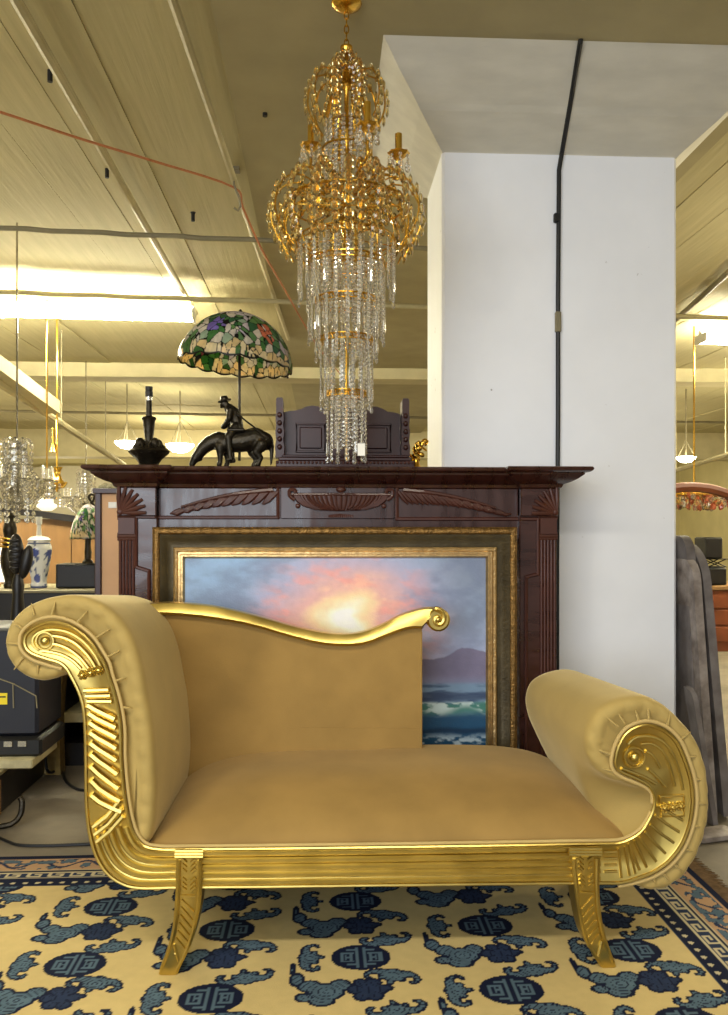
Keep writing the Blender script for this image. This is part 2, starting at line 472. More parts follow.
# orange cable slung from the hook
zr = ZC-.12
pts = [(-160, 62, 3.2), (0, 112, 3.5), (75, 137, 3.75), (150, 160, 4.0), (233, 187, 4.4), (243, 208, 4.7), (262, 250, 5.05), (285, 290, 6.2), (303, 322, 7.0), (322, 352, 8.0), (350, 385, 9.3)]
w_ = [P(u, v, y) for u, v, y in pts]
run('orange_cable', cr(w_, 5), .0065, M_rope, 'thin orange cable slung across the ceiling from a hook', 'cable', 6)
hk = P(234, 187, 4.4)
mb = MB(); top = Vector((hk.x, hk.y, ZC-.01))
mb.tube([top, hk+Vector((0, 0, .01)), hk+Vector((.012, 0, -.02)), hk+Vector((.03, 0, -.06)), hk+Vector((.035, 0, -.10)), hk+Vector((.02, 0, -.125)), hk+Vector((0, 0, -.11))], .006, 7)
mb.box((top.x-.03, top.y-.03, top.z-.008), (top.x+.03, top.y+.03, top.z+.01))
tag(mb.build('ceiling_hook', M_conduit_d), 'metal ceiling hook that carries the orange cable', 'hook')
for u, v, lab in ((265, 112, 'small dark fixing stub in the smooth ceiling strip left of the chandelier top'), (50, 77, 'small dark fixing stub beside the left conduit, nearest the top of the picture'),
                  (107, 174, 'small dark fixing stub in the boards just under the orange cable'), (193, 218, 'small dark fixing stub just above the nearest grey cross conduit')):
    p = PZ(u, v, ZC-.03)
    mb = MB(); mb.lathe([(0, -.02), (.011, -.02), (.011, .03), (.016, .03), (.016, .038), (0, .038)], p, 10)
    tag(mb.build('fixing_stub', M_black), lab, 'fixing')

# black cable down the pillar
pts = [(592, -40, YP-.46), (580, 44, YP-.425), (571, 100, YP-.22), (562, 152, YP-.014), (559, 170, YP-.012), (558, 300, YP-.012), (558, 420, YP-.012), (557, 560, YP-.012), (557, 700, YP-.012)]
mb = MB(); mb.tube([P(*p) for p in pts], .010, 8)
cb = mb.build('black_cable', M_black); tag(cb, 'black cable running down the white pillar', 'cable')
mb = MB(); q = P(558, 322, YP-.012); mb.bbox((q.x-.012, q.y-.012, q.z-.045), (q.x+.012, q.y+.0119, q.z+.045), .004)
mb.build('cable_clip', M_conduit_d, cb)
mb = MB(); q = P(557, 218, YP-.012); mb.bbox((q.x-.014, q.y-.012, q.z-.02), (q.x+.014, q.y+.0119, q.z+.02), .004)
mb.build('cable_clip', M_black, cb)

# ------------------------------------------------------------------ rug
def F0(u, v): return PZ(u, v, .006)
xR = (F0(694, 873).x+F0(728, 900).x)/2
yB = F0(45, 856).y
xL = -1.95; yF = .2
NX, NY = 760, 640
xa = np.linspace(xL, xR, NX); ya = np.linspace(yF, yB, NY)
X, Y = np.meshgrid(xa, ya)
CREAM = rgb(206, 184, 126); NAVY = rgb(24, 30, 52); SLATE = rgb(82, 103, 118); MID = rgb(40, 52, 78); PEACH = rgb(182, 148, 112); PALE = rgb(196, 184, 148)
C = np.zeros((NY, NX, 3)); C[:] = CREAM[:3]
nz = fbm(X*3, Y*3, 3); C *= (.9+.2*nz)[..., None]
# lattice of roundels, from floor points of the photograph
o1 = F0(358, 957); DX, DY = .80, .180
wob = .006*(vnoise(X*14, Y*14, 5)-.5)
def dst(i, j, ox, oy):
    cx = o1.x + (i + .5*(j & 1))*DX; cy = o1.y - .006 + j*DY
    rs = random.Random(i*17+j*101)
    return X-(cx+ox+rs.uniform(-.012, .012)), Y-(cy+oy+rs.uniform(-.008, .008))
def paint(mask, col): 
    C[mask] = np.array(col[:3])
MS = 1.14
def blob(x, y, els):
    m = np.full(x.shape, 9.0)
    for (ex, ey, ra, rb) in els:
        m = np.minimum(m, (np.sqrt(((x/MS-ex)/ra)**2+((y/MS-ey)/rb)**2)-1)*min(ra, rb))
    return m
def win(x, y, r): return (np.abs(x) < r) & (np.abs(y) < r)
bat = [(0, .004, .030, .029)] + [(s_*x_, y_, r_, r_*.9) for s_ in (-1, 1) for x_, y_, r_ in ((.022, .010, .020), (.036, .013, .017), (.048, .011, .014), (.058, .004, .012), (.063, -.006, .011), (.059, -.016, .010), (.051, -.019, .008), (.024, -.010, .012))] + [(0, -.026, .010, .013)]
cloud = [(0, 0, .040, .030), (-.035, .02, .026, .022), (-.062, .045, .018, .026), (-.072, .078, .008, .026), (.03, .022, .025, .022), (-.01, -.028, .03, .02), (-.045, -.018, .022, .016)]
flower = [(.085+.026*math.cos(a), .005+.026*math.sin(a), .019, .017) for a in [k*PI/3 for k in range(6)]] + [(.085, .005, .022, .022), (.125, .008, .014, .01)]
def do(x, y, els, col, dark, detail=True):
    ii, jj = np.where(win(x, y, .17))
    if not len(ii): return
    sl = (slice(ii.min(), ii.max()+1), slice(jj.min(), jj.max()+1))
    xs, ys = x[sl], y[sl]
    m = blob(xs, ys, els)+wob[sl]*.6
    sub = C[sl]
    sub[m < 0] = np.array(dark[:3])
    inn = m < -.006
    tone = fbm(xs*60, ys*60, 9)
    sub[inn] = (np.array(col[:3])*(.75+.5*tone[inn][:, None]))
    if detail:
        k = (np.abs(((np.sqrt(xs**2+ys**2*1.4)*75) % 1)-.5) < .09) & (m < -.008)
        sub[k] = np.array(dark[:3])
for j in range(-9, 9):
    for i in range(-4, 4):
        # roundel with a key-pattern interior
        x, y = dst(i, j, 0, 0)
        ii, jj = np.where(win(x, y, .10))
        if len(ii):
            sl = (slice(ii.min(), ii.max()+1), slice(jj.min(), jj.max()+1))
            xs, ys = x[sl]/.086, y[sl]/.070
            r = np.sqrt(xs*xs+ys*ys)+wob[sl]*3
            sub = C[sl]
            sub[r < 1] = NAVY[:3]
            u, v = xs*5.2, ys*4.6
            au = np.abs(u); av = np.abs(v)
            ln = ((np.abs(au-.55) < .26) & (av < 3.6)) | ((np.abs(av-1.4) < .25) & (au > 1.3) & (au < 3.6)) | ((np.abs(av-2.6) < .25) & (au > .5) & (au < 2.6)) | \
                 ((np.abs(au-1.7) < .25) & (av < 1.5)) | ((np.abs(au-3.4) < .27) & (av < 1.7)) | ((av < .25) & (au > 1.7) & (au < 2.6)) | ((np.abs(au-2.6) < .22) & (av < .9))
            sub[ln & (r < .84)] = SLATE[:3]
        x, y = dst(i, j, -.145, .005); do(y*1.05, -x*1.0, bat, SLATE, NAVY)
        x, y = dst(i, j, .082, -.104); do(x*.97-y*.25, y*.92+x*.22, bat, SLATE, NAVY)
        x, y = dst(i, j, .082, .098); do(x*.97+y*.25, -(y*.92-x*.22), bat, SLATE, NAVY)
        x, y = dst(i, j, -.10, -.175); do(x*.88, y*.80, cloud, SLATE, NAVY)
        x, y = dst(i, j, -.10, -.175); do(x*.88, y*.80, flower, MID, NAVY)
# border: distance from the edge
E = np.minimum(np.minimum(X-xL, xR-X), np.minimum(Y-yF, yB-Y))
alongx = (np.minimum(Y-yF, yB-Y) < np.minimum(X-xL, xR-X))
S = np.where(alongx, X, Y)
def band(a, b): return (E >= a) & (E < b)
B0, B1, B2, B3, B4, B5 = .03, .135, .15, .205, .222, .262
C[band(0, B5)] = NAVY[:3]
# peach panel with scrolling blue motif
C[band(B0, B1)] = PEACH[:3]
f = fbm(S*26+E*5, E*34, 21); g = np.abs(E-(.0825+.028*np.sin(S*38)))
C[band(B0+.006, B1-.006) & ((f > .56) | (g < .008))] = MID[:3]
C[band(B0+.006, B1-.006) & (f > .60)] = SLATE[:3]
C[band(B1, B1+.004)] = PALE[:3]
# key fret
t = ((S % .075)/.075); e = (E-B2)/(B3-B2)
key = (np.abs(e-.08) < .08) | (np.abs(e-.92) < .08) | ((np.abs(t-.12) < .08) & (e < .75)) | ((np.abs(e-.72) < .08) & (t > .08) & (t < .72)) | ((np.abs(t-.68) < .08) & (e > .32) & (e < .75)) | ((np.abs(e-.36) < .07) & (t > .36) & (t < .7))
C[band(B2, B3) & key] = PALE[:3]
C[band(B2, B3) & ~key] = MID[:3]
C[band(B3, B4)] = NAVY[:3]
td = (S % .042)/.042-.5
C[band(B4, B5) & ((td*.042)**2+(E-(B4+B5)/2)**2 < .0085**2)] = PALE[:3]
C[band(B5, B5+.006)] = MID[:3]
# the inner corner ornaments
for sx in (-1, 1):
    pass
zz = .006+.0012*fbm(X*6, Y*6, 8)
mb = MB()
rows_v = np.stack([X, Y, zz], -1).reshape(-1, 3)
mb.v = [tuple(p) for p in rows_v.tolist()]
idx = np.arange(NX*NY).reshape(NY, NX)
q = np.stack([idx[:-1, :-1], idx[:-1, 1:], idx[1:, 1:], idx[1:, :-1]], -1).reshape(-1, 4)
mb.f = [tuple(t) for t in q.tolist()]; mb.m = [0]*len(mb.f)
mb.c = [tuple(t) for t in C.reshape(-1, 3).tolist()]
# hem down to the floor
for (rng) in (idx[0, :], idx[-1, :], idx[:, 0], idx[:, -1]):
    o_ = len(mb.v); rl = rng.tolist()
    for k in rl:
        p = mb.v[k]; mb.v.append((p[0], p[1], .0005)); mb.c.append(NAVY[:3])
    for k in range(len(rl)-1):
        mb.f.append((rl[k], rl[k+1], o_+k+1, o_+k)); mb.m.append(0)
rug = mb.build('oriental_rug', M_rug, norm=False)
tag(rug, 'cream Chinese rug with blue roundels and clouds under the gilt chaise longue', 'rug')
mb = MB()
rr = random.Random(4)
off = rug.location
k = yF
while k < yB:
    l = rr.uniform(.05, .075); dy = rr.uniform(-.006, .006)
    mb.tube([(xR-.004, k, .005), (xR+l*.5, k+dy*.4, .007), (xR+l, k+dy, .003)], [.003, .0028, .001], 5); k += .0065
fr = mb.build('fringe', mat('fringe_wool', rgb(112, 88, 58), rough=.95, var=.25, vscale=50), rug)

# ------------------------------------------------------------------ chaise longue
RUGZ = .0075
base = PS(390, 972, .3); base.z = RUGZ
chaise = thing('chaise_longue', 'gold velvet chaise longue with carved gilt scroll ends, standing on the cream rug', 'chaise longue', base)

ST = [  # (outer, inner) stations of the carved band, left neck to right neck
 ((66, 670), (106, 664)), ((76.8, 690.7), (114, 688)), ((82, 708.6), (119, 708)), ((84, 735), (122, 730)), ((84.5, 765), (122.5, 760)),
 ((85, 803), (126, 797)), ((88, 832), (131, 823)), ((95, 856.6), (137, 837)), ((107, 875), (144, 844.5)), ((124, 886), (153, 847.5)), ((143, 889.3), (165, 848.7)),
 ((175, 888.7), (185, 848.5)), ((230, 888.3), (230, 848)), ((300, 887.5), (300, 847.3)), ((400, 886.3), (400, 846)), ((500, 885.2), (500, 844.5)), ((570, 884.5), (570, 843.2)), ((600, 884.5), (600, 842.7)),
 ((622, 884), (618, 842)), ((640, 878.5), (630, 838)), ((655, 872.5), (640, 831)), ((670, 861.5), (647, 821)), ((683, 844.5), (652, 810)), ((691, 823), (653.5, 801)), ((694, 801), (652.5, 794))]
ST4 = cr([a+b for a, b in ST], 6)
NS = len(ST4)-1
def B(t, w):
    """t in station units, w 0 outer .. 1 inner -> pixel"""
    q = min(max(t*6, 0), NS); i = min(int(q), NS-1); f_ = q-i
    a = np.array(ST4[i])*(1-f_)+np.array(ST4[i+1])*f_
    return (a[0]*(1-w)+a[2]*w, a[1]*(1-w)+a[3]*w)
HL = [(106, 664), (101.8, 656.8), (89.3, 639), (71.4, 625.5), (51.8, 620.7), (36, 625), (25.5, 633), (23, 641), (25, 649), (32, 655), (46, 660), (59, 664), (66, 670)]
HR = [(694, 801), (691.8, 779.6), (685, 758), (676.6, 740.6), (663.6, 728.7), (646, 723.8), (629, 729.8), (619, 742.8), (614.3, 760), (616, 769), (622.5, 774), (637.7, 780.7), (648, 787), (652.5, 794)]
HLs, HRs = cr(HL, 5), cr(HR, 5)
outer = [(a[0], a[1]) for a in ST4]; inner = [(a[2], a[3]) for a in ST4]
outline = outer + HRs[1:-1] + inner[::-1] + HLs[1:-1]
def inset(poly, k):
    """shrink a closed pixel polygon by k pixels (k<0 grows)"""
    n = len(poly); A = sum(poly[i][0]*poly[(i+1) % n][1]-poly[(i+1) % n][0]*poly[i][1] for i in range(n))
    s = 1 if A > 0 else -1; out = []
    for i in range(n):
        a, b = poly[(i-1) % n], poly[(i+1) % n]
        tx, ty = b[0]-a[0], b[1]-a[1]; l = math.hypot(tx, ty) or 1
        out.append((poly[i][0]-s*ty/l*k, poly[i][1]+s*tx/l*k))
    return out
mb = MB()
mb.loft([[PS(*p, .050) for p in outline], [PS(*p, -.006) for p in outline], [PS(*p, -.012) for p in inset(outline, 1.6)], [PS(*p, -.008) for p in inset(outline, 4.2)]])
# mouldings on the face
def rib(pxs, r, d=-.010, n=7):
    mb.tube([PS(u, v, d) for u, v in pxs], r*.0028, n)
def run_w(t0, t1, w, r, n=None, d=-.010, taper=False):
    n = n or int((t1-t0)*6)+2
    rib([B(t0+(t1-t0)*k/n, w) for k in range(n+1)], r, d)
rim = inset(outline, 1.5)
rib(rim + [rim[0]], 1.8, -.011)
for w in (.15, .33, .51, .69, .87): run_w(5.7 + w*.5, 17.0, w, 3.1, d=-.011)
# diagonal gadroons on the left upright
for k in range(9):
    t = 1.85+k*.37
    rib([B(t, .17), B(t+.22, .36), B(t+.46, .62), B(t+.66, .84)], 3.5, -.014)
for k in range(3):
    t = 5.35+k*.30
    rib([B(t+.50, .14), B(t+.2, .5), B(t-.30, .86)], 2.8, -.014)
for t in (1.05, 1.35, 1.65): rib([B(t-.02, .18), B(t, .5), B(t+.02, .84)], 2.4, -.012)
# sweeping flutes towards the left eye
eyeL = (45, 641)
def sweep(a, b, n=10): return cr([a]+list(b), 4)
rib(cr([(101, 667), (95, 655), (83, 641), (68, 632), (52, 629.5), (40, 632), (33.5, 638), (34, 645), (39, 650)], 4), 1.9, -.012)
rib(cr([(95, 667), (88, 656), (76, 644), (64, 638), (53, 636)], 4), 1.9, -.012)
rib(cr([(89, 669), (81, 659), (70, 650), (60, 645.5), (53, 644)], 4), 1.9, -.012)
rib(cr([(81, 669), (73, 661), (62, 655), (50, 652), (42, 651)], 4), 1.8, -.012)
def eye(c, r):
    e = PS(*c, -.012)
    rib([(c[0]+r*1.9*math.cos(k*PI/10), c[1]+r*1.9*math.sin(k*PI/10)) for k in range(21)], r*.33, -.012)
    mb.ell(e, (r*.0028, r*.0028*.8, r*.0028), 14, 8)
eye(eyeL, 4.6)
# three rosettes on each scroll neck
def rosettes(cs, r):
    for c in cs:
        e = PS(*c, -.016); s = r*.0032
        mb.ell(e, (s*.6, s*.9, s*.6), 10, 6)
        for k in range(6):
            a = k*PI/3
            mb.ell(PS(c[0]+r*.75*math.cos(a), c[1]+r*.75*math.sin(a), -.013), (s*.42, s*.6, s*.42), 8, 5)
rosettes([(82.8, 675), (91, 672.5), (99, 670)], 4.4)
rosettes([(664.5, 808), (672.3, 807), (680.1, 806)], 4.2)
# right scroll: rosette panel, gadroons and flutes
rib([(660, 796.5), (684, 795.5)], 1.3); rib([(660, 796.5), (661.5, 816.5), (684, 816), (684, 795.5)], 1.1)
for k, (t0, t1) in enumerate(((19.1, 18.6), (19.6, 19.1), (20.3, 19.6), (21.0, 20.2), (21.7, 20.9), (22.3, 21.7), (22.9, 22.6))):
    rib([B(t1+.2, .88), B((t0+t1)/2+.1, .55), B(t0, .2)], 1.5, -.011)
for t in (18.0, 18.45, 18.8): rib([B(t, .15), B(t, .85)], 1.3, -.010)
for v in (852, 858.5, 865, 871.5): rib([(604, v), (617, v-.3)], 1.4, -.010)
eyeR = (635, 757.5)
eye(eyeR, 5.2)
rib(cr([(628, 744), (636, 737.5), (650, 736.5), (663, 742), (673, 755), (680, 775), (683, 790)], 5), 1.7, -.011)
rib(cr([(641, 744), (652, 744), (662, 751), (669, 764), (675, 786)], 5), 1.5, -.011)
rib(cr([(646, 751), (653, 756), (660, 768)], 5), 1.6, -.011)
rib(cr([(648, 769), (656, 776), (666, 787)], 5), 1.6, -.011)
rib(cr([(622, 768.5), (634, 773), (646, 778), (656, 784)], 5), 1.7, -.011)
frame = mb.build('carved_frame', M_gold, chaise)
# rail underside / back frame so the seat is carried
mb = MB()
q0, q1 = PS(150, 889, .05), PS(615, 884, .05)
zb_, zt_ = .262, .335
mb.loft([[PS(150, 889, .045).xy.to_3d()+Vector((0, 0, z)) for z in (zb_, zt_)] + [PS(615, 884, .045).xy.to_3d()+Vector((0, 0, z)) for z in (zt_, zb_)],
         [PS(150, 889, .045).xy.to_3d()+SD*.54+Vector((0, 0, z)) for z in (zb_, zt_)] + [PS(615, 884, .045).xy.to_3d()+SD*.54+Vector((0, 0, z)) for z in (zt_, zb_)]])
mb.build('seat_base', M_darkwood, chaise)

# legs
LL = [(176.3, 853), (175.8, 870), (175.6, 888), (174.8, 903), (173.6, 918), (171, 934), (167.3, 948), (158.6, 971)]
LR = [(201.8, 853), (202, 870), (201.8, 888), (200.6, 904), (197.7, 921), (194, 936), (189.4, 949), (177.7, 972.3)]
RL = [(570.6, 851), (571.8, 868), (573.8, 884), (575.6, 900), (578.2, 917), (581.5, 931), (586.3, 944), (600.5, 966.5)]
RR = [(600, 851), (599.6, 868), (599.3, 885), (600, 901), (601.6, 917), (604.5, 931), (608.5, 945), (616, 965.5)]
def leg(Lp, Rp, mir, lab=None):
    mb_ = MB(); Ls, Rs = cr(Lp, 4), cr(Rp, 4); n = len(Ls)
    def pt(p, d):
        w = PS(p[0], p[1], d)
        w.z = max(w.z, RUGZ); return w
    def at(i, w): return (Ls[i][0]*(1-w)+Rs[i][0]*w, Ls[i][1]*(1-w)+Rs[i][1]*w)
    dF, dB = -.030, .040
    loops = []
    for i in range(n):
        fr_ = i/(n-1)
        sp = (RUGZ+.001)
        base_ = [at(i, w) for w in (0, .12, .88, 1)]
        f0 = [PS(*at(i, w), dF if 0 < w < 1 else dF+.006) for w in (0, .12, .88, 1)]
        b0 = [p+SD*(dB-dF) for p in (f0[0], f0[3])]
        lp = f0 + [b0[1], b0[0]]
        if i == n-1:
            for p in lp: p.z = RUGZ
        loops.append(lp)
    mb_.loft(loops)
    def rb(pxs, r, d=dF-.001): mb_.tube([PS(u, v, d) for u, v in pxs], r*.0034, 6)
    for w in (.10, .90): rb([at(i, w) for i in range(2, n-1)], 1.6)
    # cap block and chevrons
    a, b = at(0, -.04), at(0, 1.04)
    z0 = PS(*a, dF).z
    p, q = PS(a[0], a[1]+5, dF-.006), PS(b[0], b[1]+5, dF-.006)
    for (dz, e) in ((.004, .003), (.012, 0), (.020, .004)):
        mb_.tube([p+UP*dz-SX*.001, q+UP*dz+SX*.001], .006-e*.3, 7)
    m_ = n//3
    for k in range(6):
        i = 2+int(k*(m_-2)/6*1.15)
        yv = 3.4
        for (wa, wb) in ((.24, .40), (.76, .60)):
            pa, pb = at(i, wa), at(i, wb); rb([(pa[0], pa[1]-1.5), (pb[0], pb[1]+2.2)], 1.5)
    rb([at(m_+1, .22), at(m_+1, .78)], 1.3)
    k = m_+2
    while k < n-4:
        a_, b_ = (at(k+3, .78), at(k, .24)) if not mir else (at(k+3, .22), at(k, .76))
        rb([a_, ((a_[0]+b_[0])/2, (a_[1]+b_[1])/2), b_], 1.25); k += 2
    e = PS(*at(n-4, .5), dF); mb_.ell(e, (.007, .005, .007), 8, 5)
    return mb_.build('leg', M_gold, chaise)
leg(LL, LR, False); leg(RL, RR, True)
# rear legs: plain sabre legs
for (u0, s) in ((176, -1), (596, 1)):
    mb = MB(); loops = []
    for k in range(9):
        t = k/8; z = .30*(1-t)+RUGZ*t
        c = PS(u0, 972, .53); c.z = z
        c = c+SD*(.05*t*t)+SX*(s*.01*t)
        hw = .026*(1-.35*t)
        loops.append([c-SX*hw-SD*hw, c+SX*hw-SD*hw, c+SX*hw+SD*hw, c-SX*hw+SD*hw])
    mb.loft(loops); mb.build('leg', M_darkwood, chaise)

# upholstered ends
def upholster(name, prof, depth, shear, pin, seam, pleats, m, prof2=None):
    n = len(prof)
    mb_ = MB(); loops = []
    DEP = [(.014, 19), (.005, 14), (.000, 9.5), (.001, 5.5), (.008, 2.2), (.022, .4), (.045, 0)] + [(.045+(depth-.09)*k/12, 0) for k in range(1, 13)] + [(depth-.02, .6), (depth-.006, 3), (depth, 7)]
    for d, k in DEP:
        pr_ = prof
        if prof2:
            e = min(1, max(0, d/.16)); e = e*e*(3-2*e)
            pr_ = [(a[0]*(1-e)+b[0]*e, a[1]*(1-e)+b[1]*e) for a, b in zip(prof, prof2)]
        pl = inset(pr_, k) if k else pr_
        lp = []
        arc = 0; pv_ = pl[0]
        amp = .0075 if d < .01 and k < 15 else (.004 if d < .03 and k < 15 else 0)
        for (u, v) in pl:
            arc += math.hypot(u-pv_[0], v-pv_[1]); pv_ = (u, v)
            w = PS(u, v, 0) - SD*(amp*(abs(math.sin(arc*PI/19+.6*math.sin(arc*.05)))**.6-.6))
            hh = max(0, (w.z-.36))/.7
            tt = d/depth
            lp.append(w + SD*d + SX*(shear[0]*tt*min(1, hh*2)) + UP*(shear[1]*tt*hh*(1/.7 if False else 1)))
        loops.append(lp)
    mb_.loft(loops)
    for (a, b, dk) in pleats:
        mid = ((a[0]+b[0])/2, (a[1]+b[1])/2)
        mb_.tube([PS(a[0], a[1], -.003), PS(*mid, -.0045), PS(a[0]*.1+b[0]*.9, a[1]*.1+b[1]*.9, .004)], [.003, .0034, .001], 6)
    return mb_.build(name, m, chaise, angle=70)
LP = cr([(146, 846), (152.5, 830), (154.5, 806), (155, 789), (153.5, 756), (150.6, 723), (146, 696), (141, 668), (133, 641), (122, 622), (106, 606), (86, 597), (66, 594.5), (43, 598.5), (23.2, 607.5), (10.7, 620), (4.2, 634), (3.8, 650), (10.7, 665.7), (23.2, 676.4), (39.3, 681.5), (54, 679), (67, 673), (80, 682), (96, 706), (102, 735), (104, 765), (107, 800), (114, 830), (126, 843)], 7, True)
plL = [((51, 617), (57, 597)), ((76, 624), (90, 608)), ((94, 639), (112, 628)), ((107, 657), (122, 650)), ((115, 681), (128, 677)), ((121, 707), (134, 709)), ((34, 615), (31, 602)), ((22, 628), (11, 621)), ((18.5, 644), (4.5, 643)), ((23, 658), (13, 671)), ((38, 665), (37, 679))]
upholster('scroll_arm', LP, .66, (0.0, -.055), .36, 0, [(a, b, 0) for a, b in plL], M_velvet)
RPa = [(617, 846), (632, 837), (643, 828), (651, 815), (653, 803), (647, 793), (630, 786), (611, 780), (596, 769), (589, 754)]
RPb = [(613, 846), (612, 838), (609, 829), (606, 819), (603, 809), (600, 800), (597, 790), (594, 780), (590.5, 768), (588, 754)]
RPr = [ (588, 738), (593, 722), (603, 709), (621, 700), (645, 696.5), (665, 704.5), (683, 721), (698.3, 740.6), (708, 767), (711.3, 801), (709, 827), (700.5, 853), (687.5, 875), (672, 887.5), (655, 892.5), (640, 889), (632, 882), (624, 862)]
RP = cr(RPa+RPr, 7, True); RP2 = cr(RPb+RPr, 7, True)
plR = [((618, 727), (605, 716)), ((625, 724), (617, 712)), ((639, 722), (635, 708)), ((649, 721), (648, 705)), ((667, 728), (671, 710)), ((680, 740), (692, 731)), ((689, 757), (699, 756)), ((693, 779), (704, 780)), ((695, 803), (709, 804)), ((692, 826), (703, 827)), ((684, 849), (695, 852)), ((674, 864), (685, 873)), ((662, 872), (672, 884)), ((653, 877), (658, 888)), ((614, 755), (592, 748)), ((616, 772), (600, 768))]
upholster('bolster_arm', RP, .64, (-.05, -.046), .36, 0, [(a, b, 0) for a, b in plR], M_velvet, RP2)

# piping along the frame edge
mb = MB()
pipeL = [p for p in cr([(62, 669)]+[(46, 664.5), (31, 659), (21.5, 650), (19.5, 641), (22.5, 631), (34, 621.5), (51.8, 616.8), (72.5, 621.5), (92, 635.5), (105, 654.5), (110, 664)], 5)]
pipeIn = inset(inner, 0)
path = pipeL + [(a[2]+(3.2 if i < 60 else 0)*1.0, a[3]-(0 if i < 40 else 2.2)) for i, a in enumerate(ST4)][2:]
path = pipeL + [(a[2]+3.0*max(0, 1-max(0, i-48)/18), a[3]-2.4*min(1, max(0, i-40)/16)) for i, a in enumerate(ST4)][3:-14]
mb.tube([PS(u, v, -.004) for u, v in path], .0048, 8)
mb.build('piping', M_piping, chaise)
mb = MB()
pr = cr([(652, 803), (651.5, 793.5), (645, 787), (636, 782.8), (621, 776.6), (613.5, 770.5), (611.2, 760), (616.3, 741.5), (627.3, 727.2), (646, 720.8), (665.2, 726), (679.4, 738.9), (688, 756.8), (694.8, 779), (697, 801.3), (693.7, 824), (685.5, 846.3), (672, 864.2), (654.5, 876.3), (636, 882.6), (618, 886.2)], 5)
mb.tube([PS(u, v, -.004) for u, v in pr], .0056, 8)
mb.build('piping', M_piping, chaise)

# seat cushion
mb = MB(); rows = []; NU, NV = 60, 30
DS = .60
for j in range(NV+1):
    t = j/NV; row = []
    for i in range(NU+1):
        s = i/NU
        u = 147+490*s; v = 847.8-5*s
        p = PS(u, v, 0)
        se = abs(2*s-1)
        cr_ = max(0, 1-se**3.2)
        e = min(1, t/.62); fd = 1-(1-e)**2.3
        hgt = .030*(1-se**14)*min(1, (t*9))**.5 + (.080 if s < .5 else .084)*(max(0, 1-se**4.6) if s < .5 else max(0, 1-se**5))*fd + .012*fd*(1-se**8)
        q = p + SD*(.004+DS*t) + UP*hgt
        q += SX*(-(.02 if s > .5 else .022)*t*(se**4))
        row.append(q)
    rows.append(row)
low = [[p-UP*(max(0, p.z-.33)) for p in rows[-1]]]
front = [PS(147+490*i/NU, 851-5*i/NU, .004) for i in range(NU+1)]
mb.grid([front]+rows+low)
seat = mb.build('seat_cushion', M_velvet_seat, chaise, angle=80)

# back panel with gilt top rail
TOPU = [(140, 604), (150, 603), (175.5, 602), (214, 605.5), (256.5, 615), (299, 626.8), (333, 633), (358.7, 632), (380, 624.7), (401, 614), (422.5, 607.7), (438, 607.2)]
TOPL = [(140, 614.5), (150, 614.5), (175, 615), (210, 618.5), (250, 625.6), (290, 637), (320, 644), (345, 646), (366, 643.8), (388.5, 635.4), (408, 629), (422, 628.5), (433, 630)]
DBK = .555
tl = cr(TOPL[1:-2]+[(422, 628.5)], 4)
mb = MB()
def ppanel(d, k):
    top = [PS(u+.0, v-6+k, d) for u, v in tl]
    n = len(top)
    return top + [PS(422-k, 700, d), PS(422-k, 775, d), PS(150, 778, d)]
mb.loft([ppanel(DBK, 1.5), ppanel(DBK-.0+.006, 0), ppanel(DBK+.05, 0)])
mb.tube([PS(u, v-2.0, DBK-.001) for u, v in tl], .003, 6)
mb.tube([PS(421.3, v, DBK+.001) for v in range(632, 772, 10)], .0035, 6)
mb.tube([PS(u, 727+.012*(u-300), DBK+.0005) for u in range(300, 421, 10)], .0012, 5)
back = mb.build('back_panel', M_velvet_seat, chaise)
mb = MB()
tu, tlw = cr(TOPU, 5), cr(TOPL, 5)
loops = []
for a, b in zip(tu, tlw):
    mid = ((a[0]+b[0])/2, (a[1]+b[1])/2)
    lp = [PS(b[0], b[1]+1, DBK+.065), PS(b[0], b[1], DBK-.022), PS(b[0], b[1]-2.4, DBK-.030), PS(*mid, DBK-.024), PS(a[0]*.9+b[0]*.1, a[1]*.9+b[1]*.1, DBK-.012), PS(a[0], a[1], DBK+.004), PS(a[0], a[1]-.5, DBK+.065)]
    loops.append(lp)
mb.loft(loops)
sc_ = (438, 619.5)
sp = []
for k in range(34):
    a = -PI/2-.35 + k*.30; r = 11.0*math.exp(-.07*k)
    sp.append((sc_[0]+r*.86*math.cos(a), sc_[1]+r*math.sin(a)))
mb.tube([PS(u, v, DBK-.022) for u, v in sp], [.010*(1-.014*k) for k in range(34)], 8)
mb.lathe([(0, -.018), (.034, -.018), (.041, -.010), (.041, .055), (0, .055)], PS(*sc_, DBK-.004), 18, rot=Vector((0, 0, 1)).rotation_difference(SD).to_matrix())
mb.ell(PS(*sc_, DBK-.024), .011, 12, 8)
mb.build('top_rail', M_gold, chaise)

